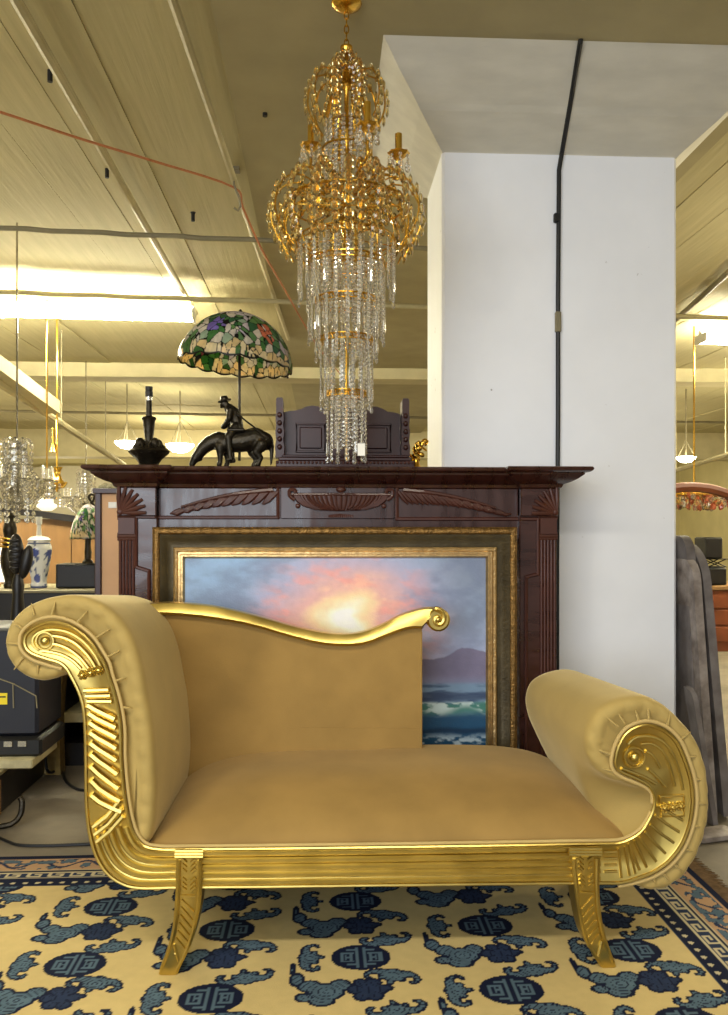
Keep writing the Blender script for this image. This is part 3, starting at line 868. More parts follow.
# ------------------------------------------------------------------ mantelpiece
YM, YE, YBK = 3.27, 3.22, 3.50          # frieze face, end-block face, back
mx0, mx1 = P(117, 600, YE).x, P(558.5, 600, YE).x
def zz_(v, Y, u=340): return P(u, v, Y).z
mantel = thing('mantelpiece', 'carved dark mahogany fireplace surround behind the chaise longue, against the white pillar', 'mantelpiece', ((mx0+mx1)/2, (YE+YBK)/2, 0))
ZT = 1.476
mb = MB()
bx0, bx1 = P(155, 500, YE).x, P(522, 500, YE).x
def plan(o):
    return [(mx0-o, YBK), (mx0-o, YE-o), (bx0+o*.75, YE-o), (bx0+o*.75, YM-o*.95), (bx1-o*.75, YM-o*.95), (bx1-o*.75, YE-o), (mx1+o, YE-o), (mx1+o, YBK)]
prof = [(0, 1.395), (.012, 1.40), (.018, 1.412), (.024, 1.414), (.044, 1.420), (.070, 1.432), (.086, 1.443), (.092, 1.447), (.094, 1.453), (.112, 1.456), (.122, 1.462), (.125, 1.468), (.122, 1.474), (.118, ZT)]
mb.loft([[Vector((x, y, z)) for x, y in plan(o*.86)] for o, z in prof])
mb.build('mantel_shelf', M_maho_x, mantel, angle=25)
zf0 = zz_(540, YM)
mb = MB(); mb.bbox((mx0+.02, YM, zf0), (mx1-.02, YBK-.002, 1.398), .003); mb.build('frieze', M_maho_x, mantel)
def pilaster(u0, u1, ub0, ub1, side):
    """u0..u1 pilaster body, ub0..ub1 end block"""
    x0, x1 = P(u0, 600, YE).x, P(u1, 600, YE).x
    mb = MB()
    mb.bbox((x0, YE+.022, 0), (x1, YBK-.001, 1.397), .003)
    mb.bbox((x0-.006, YE-.0, 0), (x1+.006, YE+.05, .16), .004)
    q = mb.build('pilaster', M_maho, mantel)
    mb = MB()
    xb0, xb1 = P(ub0, 600, YE).x, P(ub1, 600, YE).x
    z0, z1 = zz_(516, YE), 1.397
    mb.bbox((xb0, YE, z0), (xb1, YE+.06, z1), .003)
    mb.build('end_block', M_maho, q)
    # capital beads
    f0, f1 = (P(117.5, 600, YE).x, P(134, 600, YE).x) if side < 0 else (P(541, 600, YE).x, P(557.5, 600, YE).x)
    mb = MB()
    for v in (516, 536.5):
        z = zz_(v, YE)
        for dz, r in ((-.010, .006), (0, .009), (.010, .006)):
            mb.tube([(f0-.004, YE+.018, z+dz), (f1+.004, YE+.018, z+dz)], r, 8)
    mb.box((f0, YE+.008, zz_(534, YE)), (f1, YE+.03, zz_(518, YE)))
    mb.build('capital', M_carve, q)
    mb = MB()
    n = 5
    for k in range(n):
        x = f0+(f1-f0)*(k+.5)/n
        mb.tube([(x, YE+.019, .165), (x, YE+.019, zz_(540, YE))], (f1-f0)/n*.42, 8)
    mb.build('fluting', M_carve, q)
    # carved fan
    mb = MB()
    if side < 0: c = (P(118.5, 513, YE).x, zz_(513.5, YE)); a0, a1 = .02, PI/2-.02
    else: c = (P(557, 513, YE).x, zz_(513.5, YE)); a0, a1 = PI/2+.02, PI-.02
    R = .105
    for k in range(7):
        a = a0+(a1-a0)*k/6
        rl = R*(1.0 if side < 0 else .98)
        mb.tube([(c[0]+math.cos(a)*.012, YE-.002, c[1]+math.sin(a)*.012), (c[0]+math.cos(a)*rl*.6, YE-.004, c[1]+math.sin(a)*rl*.6), (c[0]+math.cos(a)*rl, YE-.003, c[1]+math.sin(a)*rl)], [.004, .0095, .006], 8)
    mb.ell((c[0]+.006*-side, YE-.002, c[1]+.006), (.013, .007, .013), 10, 6)
    mb.build('fan_carving', M_carve, q)
    return q
pilaster(117, 156, 117, 156, -1)
pilaster(521, 558.5, 521, 558.5, 1)
# stepped applied moulding of frieze and legs
def trim(pxs, Y, r=.0075):
    mb = MB()
    pts = [P(u, v, Y) for u, v in pxs]
    for a, b in zip(pts[:-1], pts[1:]):
        mb.tube([a, b], r, 6)
    for p in pts: mb.ell(p, r*1.02, 8, 6)
    return mb
mb = trim([(158, 517.5), (278, 517.5), (278, 482.5), (397, 482.5), (397, 519), (519, 519)], YM-.001)
mb.build('frieze_moulding', M_carve, mantel)
mb = trim([(155, 517), (136, 517), (136, 567), (149, 571), (149, 640), (149, 760)], YE+.018, .007); mb.build('leg_moulding', M_carve, mantel)
mb = trim([(522, 519), (538, 519), (538, 574), (526, 577), (526, 650), (526, 760)], YE+.018, .007); mb.build('leg_moulding', M_carve, mantel)
# raised centre tablet
mb = MB(); a, b = P(280.5, 519, YM), P(394.5, 485.5, YM); mb.bbox((a.x, YM-.006, a.z), (b.x, YM+.01, b.z), .003); mb.build('centre_tablet', M_maho_x, mantel)
# carved urn
mb = MB(); Yu = YM-.010
def U(u, v): return P(u, v, Yu)
cx_ = P(341, 505, Yu).x; sx_ = (P(391, 505, Yu).x-P(291, 505, Yu).x)/100
bowl = [(0, 517.5), (14, 517.5), (14, 515), (4, 513.5), (5, 511.5), (22, 510.5), (36, 507.5), (45, 502.5), (49, 496), (49, 494.5), (0, 494.5)]
loops = []
for r, v in bowl:
    z = zz_(v, Yu); hw = max(r*sx_, .001)
    loops.append([Vector((cx_+hw*math.sin(-PI/2+PI*k/40)*(1), Yu+.008-.020*min(1, r/30)*math.cos(-PI/2+PI*k/40)*(1+.10*(1 if (k % 2) else -1)*(1 if 505 < v < 1 else 1)), z)) for k in range(41)])
mb.loft(loops, closed=False)
for k in range(-12, 13):
    s = k/12.5
    pth = []
    for v, hw in ((495.5, 47), (500, 44), (505, 38), (509.5, 25)):
        pth.append((cx_+math.sin(s*1.35)/math.sin(1.35)*hw*sx_, Yu-.010*math.cos(s*1.35), zz_(v, Yu)))
    mb.tube(pth, [.006, .0065, .006, .003], 6)
mb.tube([(cx_-49*sx_, Yu-.004, zz_(494.5, Yu)), (cx_, Yu-.014, zz_(494.5, Yu)), (cx_+49*sx_, Yu-.004, zz_(494.5, Yu))], .006, 7)
for s in (-1, 1):
    hp = cr([(cx_+s*46*sx_, Yu-.006, zz_(500, Yu)), (cx_+s*51*sx_, Yu-.008, zz_(496, Yu)), (cx_+s*51*sx_, Yu-.008, zz_(490.5, Yu)), (cx_+s*46.5*sx_, Yu-.008, zz_(490, Yu)), (cx_+s*45*sx_, Yu-.008, zz_(493, Yu))], 4)
    mb.tube(hp, .008, 7); mb.ell((cx_+s*43*sx_, Yu-.004, zz_(506, Yu)), (.010, .007, .010), 8, 6)
mb.ell((cx_, Yu-.004, zz_(489.5, Yu)), (.020, .010, .012), 10, 6); mb.box((cx_-.010, Yu-.006, zz_(494, Yu)), (cx_+.010, Yu+.004, zz_(490, Yu)))
mb.build('carved_urn', M_carve, mantel)
# leaf swags left and right
def swag(tip, end, flip):
    mb = MB(); Ys = YM-.004
    n = 10
    for k in range(n):
        t = k/(n-1)
        cxp = tip[0]+(end[0]-tip[0])*t; cyp = tip[1]+(end[1]-tip[1])*t - 3*math.sin(t*PI)
        w = 4.5+9.0*t**.8
        for m_ in range(3):
            o = (m_-1)*.32
            p0 = (cxp-flip*(-2), cyp-w*.32); p1 = (cxp-flip*(3+2*m_)*1.0, cyp+w*.2+m_); p2 = (cxp-flip*(8+2.2*m_), cyp+w*.62)
            mb.tube([P(p0[0]+o*9, p0[1], Ys), P(p1[0]+o*9, p1[1], Ys-.004), P(p2[0]+o*9, min(p2[1], 514), Ys)], [.008, .0085, .003], 7)
    mb.tube([P(tip[0]+(end[0]-tip[0])*t/12, tip[1]-4+(end[1]-4-tip[1]+2)*t/12-3*math.sin(t/12*PI), Ys-.002) for t in range(13)], [.005+.006*t/12 for t in range(13)], 7)
    return mb.build('leaf_swag', M_carve, mantel)
swag((181, 511), (273, 496), 1); swag((496, 512), (403, 496), -1)

# ------------------------------------------------------------------ framed painting
YF = 3.10
fx0, fx1 = P(152, 640, YF).x, P(517.5, 640, YF).x
fz1, fz0 = zz_(527, YF), RUGZ
pic = thing('framed_painting', 'large seascape painting at sunset in a wide gilt frame, leaning inside the mantelpiece', 'painting', ((fx0+fx1)/2, YF, fz0))
s_ = YF/F
def fl_(i, y): return [Vector((fx0+i, y, fz0+i)), Vector((fx1-i, y, fz0+i)), Vector((fx1-i, y, fz1-i)), Vector((fx0+i, y, fz1-i))]
def ring(loops, m, name, ang=30):
    mb = MB(); mb.loft([fl_(i*s_, YF+y) for i, y in loops], caps=(False, False)); return mb.build(name, m, pic, angle=ang)
ring([(0, .07), (0, .006), (1.2, .001), (3, -.003), (5, -.003), (6.5, .000), (7.5, .006), (7.5, .02)], M_frame_gilt, 'outer_moulding')
ring([(7.4, .02), (7.4, .004), (9, .006), (13, .016), (17, .020), (20, .019), (21, .016)], M_frame_cove, 'frame_cove')
ring([(20.5, .022), (20.5, .011), (22, .008), (24, .010), (25, .014), (27, .014), (27.6, .010), (29.5, .010), (31, .018), (31.4, .03)], M_frame_liner, 'frame_liner')
ring([(0, .07), (31, .07)], M_darkwood, 'frame_back')
# the picture itself
NXp, NYp = 420, 400
up = np.linspace(182, 489, NXp); vp_ = np.linspace(552, 826, NYp)
UU, VV = np.meshgrid(up, vp_)
def hexc(r, g, b): return np.array(rgb(r, g, b)[:3])
Cp = np.zeros((NYp, NXp, 3))
t = sstep(552, 680, VV)
Cp[:] = hexc(142, 174, 210); Cp = lerp(Cp, hexc(164, 172, 204), t)
Cp = lerp(Cp, hexc(124, 130, 150), sstep(395, 470, UU)*.75*sstep(640, 570, VV))
wx = fbm(UU/60, VV/34, 4); wy = fbm(UU/60+9, VV/34, 5)
D = np.hypot((UU-350)+44*(wx-.5), (VV-613)*1.3+36*(wy-.5))
Cp = lerp(Cp, hexc(196, 172, 196), sstep(140, 60, D)*.6)
Cp = lerp(Cp, hexc(238, 176, 160), sstep(92, 36, D)*.8)
# soft cloud masses
c1 = fbm(UU/46+3, VV/24, 11, 5)
Cp = lerp(Cp, hexc(112, 124, 154), sstep(.44, .72, c1)*sstep(40, 100, D)*.6)
c2 = fbm(UU/30+17, VV/13-UU/90, 23, 5)
Cp = lerp(Cp, hexc(238, 160, 150), sstep(.46, .70, c2)*sstep(120, 50, D)*sstep(18, 45, D)*.75)
Cp = lerp(Cp, hexc(250, 206, 170), sstep(.42, .68, fbm(UU/24, VV/10, 31))*sstep(74, 30, D)*.6)
Cp = lerp(Cp, hexc(254, 216, 160), sstep(42, 20, D))
Cp = lerp(Cp, hexc(255, 253, 240), sstep(29, 11, D))
Cp = lerp(Cp, hexc(250, 236, 190), sstep(20, 0, np.abs(D-26))*.25)
# mountains
ridge = np.interp(UU[0], [182, 260, 330, 400, 423, 445, 455, 463, 475, 490], [668, 652, 668, 660, 657, 656, 650, 646.5, 646, 651])[None, :] + 3*(fbm(UU/9, VV*0, 6)-.5)
Cp = lerp(Cp, hexc(112, 106, 134)*(1), sstep(-.8, .8, VV-ridge)*.92)
Cp = Cp*(1+.16*(fbm(UU/10, VV/16, 44)-.5)*((VV > ridge) & (VV < 684)))[..., None]
Cp = lerp(Cp, hexc(116, 122, 152), sstep(672, 684, VV))
# sea
wv = VV + 5*(fbm(UU/26, VV/9, 51)-.5)
sea = np.zeros_like(Cp); sea[:] = hexc(110, 136, 164)
sea = lerp(sea, hexc(52, 74, 108), sstep(.40, .66, fbm(UU/22, VV/3.2, 61))*.85)
sea = lerp(sea, hexc(44, 60, 92), sstep(689, 692, wv)*sstep(703, 697, wv)*.8)
sea = lerp(sea, hexc(64, 118, 110), sstep(700, 705, wv)*sstep(722, 708, wv))
sea = lerp(sea, hexc(30, 72, 104), sstep(710, 718, wv))
foam1 = sstep(.42, .55, fbm(UU/12, VV/5, 71))*sstep(700, 703, wv)*sstep(714, 704, wv + 4*np.sin(UU/9))
sea = lerp(sea, hexc(196, 214, 214), foam1*.9)
sea = lerp(sea, hexc(18, 44, 70), sstep(726, 730, wv)*sstep(736, 731, wv)*.9)
foam2 = sstep(.40, .56, fbm(UU/9, VV/5, 81))*sstep(732, 740, wv)
sea = lerp(sea, hexc(172, 192, 206), foam2*.85)
for vv in (762, 786, 806):
    sea = lerp(sea, hexc(30, 66, 92), sstep(vv, vv+4, wv)*sstep(vv+20, vv+8, wv)*.7)
m = sstep(680, 684, VV)
Cp = Cp*(1-m[..., None]) + sea*m[..., None]
Cp = np.clip(Cp*(1.04+.12*fbm(UU/5, VV/5, 90))[..., None], 0, 1)
px0, px1 = fx0+30.2*s_, fx1-30.2*s_; pz0, pz1 = fz0+30.2*s_, fz1-30.2*s_
gx = px0+(px1-px0)*(UU-182)/307; gz = pz1+(pz0-pz1)*(VV-552)/274
mb = MB(); mb.v = [tuple(p) for p in np.stack([gx, gx*0+YF+.024, gz], -1).reshape(-1, 3).tolist()]
idx = np.arange(NXp*NYp).reshape(NYp, NXp)
q = np.stack([idx[:-1, :-1], idx[1:, :-1], idx[1:, 1:], idx[:-1, 1:]], -1).reshape(-1, 4)
mb.f = [tuple(t_) for t_ in q.tolist()]; mb.m = [0]*len(mb.f); mb.c = [tuple(t_) for t_ in Cp.reshape(-1, 3).tolist()]
mb.build('canvas', M_canvas, pic, norm=False)

# ------------------------------------------------------------------ on the mantel
ZM = ZT+.0005
# 1: bulbous bronze lamp base without shade
Yl = 3.30; c = P(149, 466, Yl); ss = Yl/F
lamp = thing('lamp_base', 'dark bronze shell-bowl lamp base without a shade, at the left end of the mantel shelf', 'lamp', (c.x, Yl, ZM))
def hz(v): return max(ZM, P(149, v, Yl).z)
bz = ZM
hgt = lambda v: bz + (468.5-v)*ss
mb = MB()
mb.lathe([(0, bz), (13*ss, bz), (14*ss, bz+.004), (12*ss, bz+.010), (9*ss, bz+.016), (13*ss, hgt(459)), (18*ss, hgt(455)), (20*ss, hgt(452)), (17*ss, hgt(449.5)), (11*ss, hgt(447)), (7*ss, hgt(446)), (5.5*ss, hgt(442)), (0, hgt(442))], (c.x, Yl, 0), 32, fn=lambda a, z: 1+.03*math.cos(a*16))
for k in range(4):
    a = PI/4+k*PI/2
    mb.ell((c.x+math.cos(a)*10*ss, Yl+math.sin(a)*10*ss, hgt(446)), (5.5*ss, 5.5*ss, 7*ss), 12, 8)
    for j in range(5):
        b_ = a+(j-2)*.28
        mb.tube([(c.x+math.cos(b_)*17.5*ss, Yl+math.sin(b_)*17.5*ss, hgt(455)), (c.x+math.cos(b_)*14*ss, Yl+math.sin(b_)*14*ss, hgt(447)), (c.x+math.cos(a)*9*ss, Yl+math.sin(a)*9*ss, hgt(440))], [.006, .006, .003], 6)
mb.build('bowl', M_bronze, lamp)
mb = MB(); mb.lathe([(0, hgt(448)), (4.5*ss, hgt(448)), (4*ss, hgt(440)), (4.6*ss, hgt(436)), (5.2*ss, hgt(430)), (6*ss, hgt(422)), (7.4*ss, hgt(419.5)), (6*ss, hgt(418)), (3*ss, hgt(417)), (2.8*ss, hgt(402)), (0, hgt(402))], (c.x, Yl, 0), 20)
mb.build('stem', M_bronze, lamp)
mb = MB(); mb.lathe([(0, hgt(402)), (3.4*ss, hgt(402)), (3.4*ss, hgt(398)), (0, hgt(398))], (c.x, Yl, 0), 18); mb.build('collar', M_steel, lamp)
mb = MB(); mb.lathe([(0, hgt(398)), (3.8*ss, hgt(398)), (3.8*ss, hgt(393)), (3.2*ss, hgt(392.5)), (3.6*ss, hgt(392)), (3.6*ss, hgt(388)), (2.2*ss, hgt(388)), (2.2*ss, hgt(391)), (0, hgt(391))], (c.x, Yl, 0), 18); mb.build('lamp_holder', M_black, lamp)

# 2: horse and rider lamp with leaded shade
Yh = 3.30; ss = Yh/F
hc = P(236, 466, Yh)
hl = thing('figural_lamp', 'leaded flower-glass table lamp on a bronze grazing horse and rider, on the mantel shelf', 'lamp', (hc.x, Yh, ZM))
def hp(u, v, dy=0): return Vector((P(u, v, Yh).x, Yh+dy, ZM+(468-v)*ss))
mb = MB()
# barrel, rump, chest
def chain(pts):
    for (a, ra), (b, rb) in zip(pts[:-1], pts[1:]): mb.cap(a, b, ra*ss, rb*ss, 14)
chain([(hp(264, 441), 9.5), (hp(255, 438), 11), (hp(243, 441), 11), (hp(230, 442), 10.5), (hp(222, 443), 9.5), (hp(217, 441), 8)])
chain([(hp(219, 440), 8.6), (hp(210, 443), 7.4), (hp(203, 448.5), 6.4), (hp(198.5, 454), 5.4)])            # neck
chain([(hp(199, 453), 5.4), (hp(195.5, 458), 4.7), (hp(193, 462), 3.4), (hp(192, 464), 3.3)]); mb.ell(hp(199.5, 458), (3.6*ss, 3*ss, 3.6*ss), 10, 8)                              # head
for s in (-1, 1): mb.cap(hp(203, 449, s*.010), hp(201, 445.5, s*.014), .006, .002, 8)                # ears
for s, du in ((-1, 0), (1, 6)):
    chain([(hp(221+du*.4, 447, s*.022), 5.2), (hp(221+du, 456, s*.022), 3.2), (hp(221+du, 462, s*.022), 2.4), (hp(220+du, 464.6, s*.022), 3.0)])
for s, du in ((-1, 0), (1, -5)):
    chain([(hp(262+du*.4, 445, s*.024), 7), (hp(256.5+du, 452, s*.024), 4.4), (hp(261+du, 458, s*.024), 3), (hp(259.5+du, 462, s*.024), 2.4), (hp(258.5+du, 464.6, s*.024), 3.0)])
chain([(hp(270, 438), 2.2), (hp(272, 446), 2.4), (hp(271.5, 456), 2.0), (hp(271, 464), 1.2)])       # tail
mb.cap(hp(218, 433.5), hp(206, 441), .010, .006, 8)                                                   # mane
horse = remeshed('horse_figure', mb, M_bronze, hl, .0042, 4)
mb = MB()
chain([(hp(237, 428), 6.8), (hp(236.5, 421), 6.2), (hp(233, 413), 6.6), (hp(229.5, 409), 5.2)])       # torso leaning forward
chain([(hp(229, 408), 3.2), (hp(225.5, 404.5), 3.4)])
mb.ell(hp(224, 403.5), (3.9*ss, 3.6*ss, 4.4*ss), 14, 10)
mb.ell(hp(220.4, 404.6), (1.3*ss, 1.0*ss, 1.0*ss), 8, 6)                                              # nose
mb.ell(hp(221.3, 407.4), (1.6*ss, 1.8*ss, 1.2*ss), 8, 6)                                              # chin
for s in (-1, 1):
    chain([(hp(231, 411, s*.020), 3.6), (hp(230, 419, s*.030), 2.9), (hp(225.5, 425.5, s*.020), 2.3), (hp(223.5, 427, s*.012), 2.2)])   # arm to the reins
    mb.ell(hp(222.5, 427.3, s*.008), (2.2*ss, 1.6*ss, 1.8*ss), 8, 6)
    chain([(hp(236, 428, s*.022), 4.8), (hp(229.5, 438, s*.040), 4.0), (hp(230.5, 447, s*.042), 3.0), (hp(231.5, 457, s*.042), 2.4)])   # leg
    chain([(hp(232.5, 459.5, s*.042), 2.5), (hp(228.5, 460.5, s*.042), 1.9)])                          # boot
rider = remeshed('rider_figure', mb, M_bronze, hl, .0036, 3)
mb = MB()
tl_ = Matrix.Rotation(math.radians(-14), 3, 'Y')
mb.lathe([(0, -.002), (6.6*ss, -.003), (6.9*ss, .001), (4.2*ss, .003), (3.9*ss, .010), (3.3*ss, .017), (1.5*ss, .015), (0, .013)], hp(224.5, 400.8), 20, rot=tl_)
mb.build('hat', M_bronze, rider)
mb = MB(); mb.tube([hp(240.5, 417, -.03), hp(269, 439, -.03)], .0035, 8); mb.cap(hp(238, 415, -.03), hp(242, 418, -.03), .006, .005, 8); mb.build('rifle', M_bronze, rider)
mb = MB()
mb.bbox((hp(228, 430).x, Yh-.050, ZM+(468-433)*ss), (hp(246, 430).x, Yh+.05, ZM+(468-429)*ss), .006); mb.cap(hp(229, 429), hp(228.5, 426), .006, .005, 8)
mb.build('saddle', M_bronze, horse)
mb = MB(); mb.tube([hp(239, 460, .02), hp(239, 312, .02)], .0055, 10)
mb.lathe([(0, 0), (.012, 0), (.012, .025), (0, .025)], hp(239, 352, .02), 12); mb.build('pole', M_bronze, hl)
tx_, ty_ = Matrix.Rotation(math.radians(5.5), 3, 'Y'), Matrix.Rotation(math.radians(0), 3, 'X')
top = hp(240, 312.5, .02)
# shade: stained glass dome, colours laid out per pane
def shade_cols(NA, NT, seedn, npan=360):
    rs = np.random.RandomState(seedn)
    A = np.linspace(0, 2*PI, NA, endpoint=False); T = np.linspace(0, 1, NT)
    AA, TT = np.meshgrid(A, T)
    Xc, Yc = np.cos(AA)*(TT+.05), np.sin(AA)*(TT+.05)
    pa = rs.uniform(0, 2*PI, npan); pt = np.sqrt(rs.uniform(.0, 1.02, npan))
    pcx, pcy = np.cos(pa)*(pt+.05), np.sin(pa)*(pt+.05)
    roses = [(k*2*PI/6+.22, .60+.10*((k*37) % 3-1)*.6, ((236, 150, 92), (118, 128, 206), (204, 120, 120), (240, 170, 100), (150, 130, 210), (226, 136, 96))[k]) for k in range(6)]
    pal = []
    for k in range(npan):
        d = min(math.hypot(pcx[k]-math.cos(a)*(r+.05), pcy[k]-math.sin(a)*(r+.05)) for a, r, _ in roses)
        q = rs.rand()
        if pt[k] < .38: colr = (236, 230, 230) if q < .8 else (222, 216, 230)
        elif d < .29: colr = ((86, 140, 78), (122, 168, 98), (66, 118, 76), (236, 228, 212), (232, 224, 206))[min(4, int(q*5))]
        elif pt[k] > .86: colr = ((78, 124, 66), (244, 222, 172), (240, 226, 186), (244, 220, 168), (236, 214, 160))[int(q*5) % 5]
        else: colr = ((222, 212, 214), (214, 206, 216), (226, 220, 206), (176, 196, 170), (108, 152, 96))[int(q*5) % 5]
        pal.append(rgb(*colr)[:3])
    # rose petals as extra panes
    for a, r, cc in roses:
        bx, by = math.cos(a)*(r+.05), math.sin(a)*(r+.05)
        for k in range(7):
            rr_ = 0 if k == 0 else .082
            aa = k*PI/3
            pcx = np.append(pcx, bx+rr_*math.cos(aa)); pcy = np.append(pcy, by+rr_*math.sin(aa)); 
            f_ = rs.uniform(.8, 1.08); pal.append(tuple(min(1, x_*f_) for x_ in rgb(*cc)[:3]))
    pal = np.array(pal)
    D1 = np.full(AA.shape, 9.); D2 = np.full(AA.shape, 9.); I1 = np.zeros(AA.shape, int)
    for k in range(len(pcx)):
        d = np.hypot(Xc-pcx[k], Yc-pcy[k]); 
        c_ = d < D1
        D2 = np.where(c_, D1, np.minimum(D2, d)); I1 = np.where(c_, k, I1); D1 = np.where(c_, d, D1)
    Cc = pal[I1]*(.85+.3*vnoise(Xc*30, Yc*30, 3))[..., None]
    Cc[(D2-D1) < .0075] = (.02, .02, .018)
    Cc[TT > .985] = (.02, .02, .018)
    return A, T, Cc
def shade(name, topc, R, Hh, rot, m, parent, NA=420, NT=130, seedn=5, cone=.9):
    A, T, Cc = shade_cols(NA, NT, seedn)
    vs, cs = [], []
    thick = .004
    for side in (0, 1):
        for j, t in enumerate(T):
            th = t*PI/2*cone
            r = R*math.sin(th)/math.sin(PI/2*cone)*(1 if t < .93 else 1-.02*(t-.93)/.07) - side*thick
            z = -Hh*(1-math.cos(th))/(1-math.cos(PI/2*cone)) - (0 if side == 0 else (thick*.8 if t < .97 else 0))
            for i, a in enumerate(A):
                zz2 = z - (.010*abs(math.sin(a*9)) if t > .97 else .0)*((t-.97)/.03 if t > .97 else 0)
                p = Vector((max(r, .006)*math.cos(a), max(r, .006)*math.sin(a), zz2))
                vs.append(topc + rot @ p); cs.append(tuple(Cc[j, i]))
    n = NA; L = NT; fs = []
    for side in (0, 1):
        o = side*n*L
        for j in range(L-1):
            for i in range(n):
                i2 = (i+1) % n
                f = (o+j*n+i, o+(j+1)*n+i, o+(j+1)*n+i2, o+j*n+i2)
                fs.append(f if side == 0 else f[::-1])
    for i in range(n):
        i2 = (i+1) % n
        fs.append(((L-1)*n+i, n*L+(L-1)*n+i, n*L+(L-1)*n+i2, (L-1)*n+i2)); fs.append((i, i2, n*L+i2, n*L+i))
    mb = MB(); mb.add(vs, fs, cs)
    return mb.build(name, m, parent, norm=False)
shade('lamp_shade', top, 58*ss, 52*ss, tx_, M_stain, hl)
mb = MB(); mb.lathe([(0, .014), (.004, .012), (.006, .006), (.012, .001), (.014, -.006), (0, -.006)], top+Vector((0, 0, .002)), 14); mb.build('finial', M_bronze, hl)
mb = MB(); pc = hp(287, 372, -.03); mb.tube([pc, pc+Vector((.004, 0, -.02))], .0012, 5); mb.ell(pc+Vector((.004, 0, -.026)), .005, 8, 6); mb.build('pull_chain', M_bronze, hl)

# 3: dark carved wooden gallery piece
Yg = 3.26
g0, g1 = P(276, 466, Yg).x, P(414, 466, Yg).x
gs = Yg/F
gz = lambda v: ZM + (469-v)*gs
gal = thing('letter_rack', 'dark reddish wooden gallery rack with carved posts, behind the chandelier tip', 'rack', ((g0+g1)/2, Yg+.06, ZM))
mb = MB(); mb.bbox((g0, Yg-.02, ZM), (g1, Yg+.13, gz(462)), .003); mb.bbox((g0+.010, Yg-.012, gz(462)), (g1-.010, Yg+.125, gz(458.5)), .003)
mb.bbox((g0+.022, Yg-.004, gz(458.5)), (g1-.022, Yg+.12, gz(456)), .003)
base_o = mb.build('base', M_redwood, gal)
mb = MB()
n = 36
for k in range(n):
    mb.ell((g0+(g1-g0)*(k+.5)/n, Yg-.021, gz(464.2)), .0052, 8, 6)
mb.build('bead_moulding', M_carve, base_o)
pts = [(283, 411), (289, 409.5), (295, 409), (301, 407.5), (306, 405), (312, 404), (318, 404.5), (324, 407), (330, 409), (338, 407), (345, 404), (352, 407), (360, 409), (366, 406.5), (372, 404.5), (378, 404.5), (384, 406.5), (389, 409.5), (396, 410.5), (402, 412)]
tp = [Vector((P(u, v, Yg).x, 0, gz(v))) for u, v in pts]
lp0 = tp + [Vector((tp[-1].x, 0, gz(456.5))), Vector((tp[0].x, 0, gz(456.5)))]
mb = MB(); mb.loft([[p+Vector((0, Yg+.075, 0)) for p in lp0], [p+Vector((0, Yg+.095, 0)) for p in lp0]])
bk = mb.build('back_board', M_redwood, gal)
for u0, u1 in ((296, 325), (364, 392)):
    mb = MB(); a, b = P(u0, 450, Yg).x, P(u1, 450, Yg).x
    q = [Vector((a, Yg+.072, gz(451))), Vector((b, Yg+.072, gz(451))), Vector((b, Yg+.072, gz(423))), Vector((a, Yg+.072, gz(423)))]
    mb.tube(q, .006, 6, closed=True); mb.bbox((a+.012, Yg+.068, gz(448)), (b-.012, Yg+.08, gz(426)), .004)
    mb.build('panel', M_redwood, bk)
for u, s in ((279.5, -1), (406, 1)):
    x = P(u, 440, Yg).x
    mb = MB()
    sec = [(398.5, .009), (400, .013), (405, .014), (412, .0135), (420, .016), (426, .0135), (433, .017), (441, .014), (448, .018), (454, .0165), (458.5, .017)]
    loops = []
    for v, hw in cr([(v, h_) for v, h_ in sec], 3):
        loops.append([Vector((x-hw, Yg+.01, gz(v))), Vector((x+hw, Yg+.01, gz(v))), Vector((x+hw, Yg+.10, gz(v))), Vector((x-hw, Yg+.10, gz(v)))])
    mb.loft(loops)
    for v in (416, 424, 432, 440, 448): mb.ell((x, Yg+.008, gz(v)), (.010, .008, .011), 10, 6)
    mb.build('side_post', M_redwood, gal)

# 4: gilt foliage ornament by the pillar
Yo = 3.36; oc = P(419, 466, Yo); os_ = Yo/F
orn = thing('gilt_ornament', 'small gilded foliage ornament on the mantel shelf beside the white pillar', 'ornament', (oc.x, Yo, ZM))
oz = lambda v: ZM+(468-v)*os_
ox = lambda u: P(u, 450, Yo).x
mb = MB(); mb.lathe([(0, ZM), (.026, ZM), (.028, ZM+.008), (.018, ZM+.02), (.012, oz(456)), (.016, oz(452)), (0, oz(450))], (ox(416), Yo, 0), 16)
mb.tube(cr([(ox(416), Yo, oz(456)), (ox(417), Yo, oz(450)), (ox(420), Yo, oz(446)), (ox(422), Yo, oz(442))], 4), .010, 8)
mb.build('stem', M_brass, orn)
rs = random.Random(3)
mb = MB()
for k in range(26):
    a = rs.uniform(0, 2*PI); r = rs.uniform(.006, .026)
    u, v = rs.choice([(421.5, 443), (423, 441), (419, 449), (415, 456)])
    p = Vector((ox(u)+r*math.cos(a), Yo+rs.uniform(-.02, .02), oz(v)+r*math.sin(a)))
    mb.ell(p, (.010, .004, .014), 8, 5, rot=Matrix.Rotation(a, 3, 'Y') @ Matrix.Rotation(rs.uniform(-1, 1), 3, 'Z'))
mb.build('foliage', M_brass, orn)

# ------------------------------------------------------------------ chandelier
YCH = 2.95
cc = P(346.5, 260, YCH); cs_ = YCH/F
cz_ = lambda v: P(346.5, v, YCH).z
XC, YC_ = cc.x, YCH
ch = thing('crystal_chandelier', 'tall tiered gold chandelier with clear crystal strands hanging in front of the mantel', 'chandelier', (XC, YC_, cz_(466)))
px = lambda n: n*cs_
def ringp(r, z, n=40): return [Vector((XC+r*math.cos(2*PI*k/n), YC_+r*math.sin(2*PI*k/n), z)) for k in range(n)]
mb = MB()
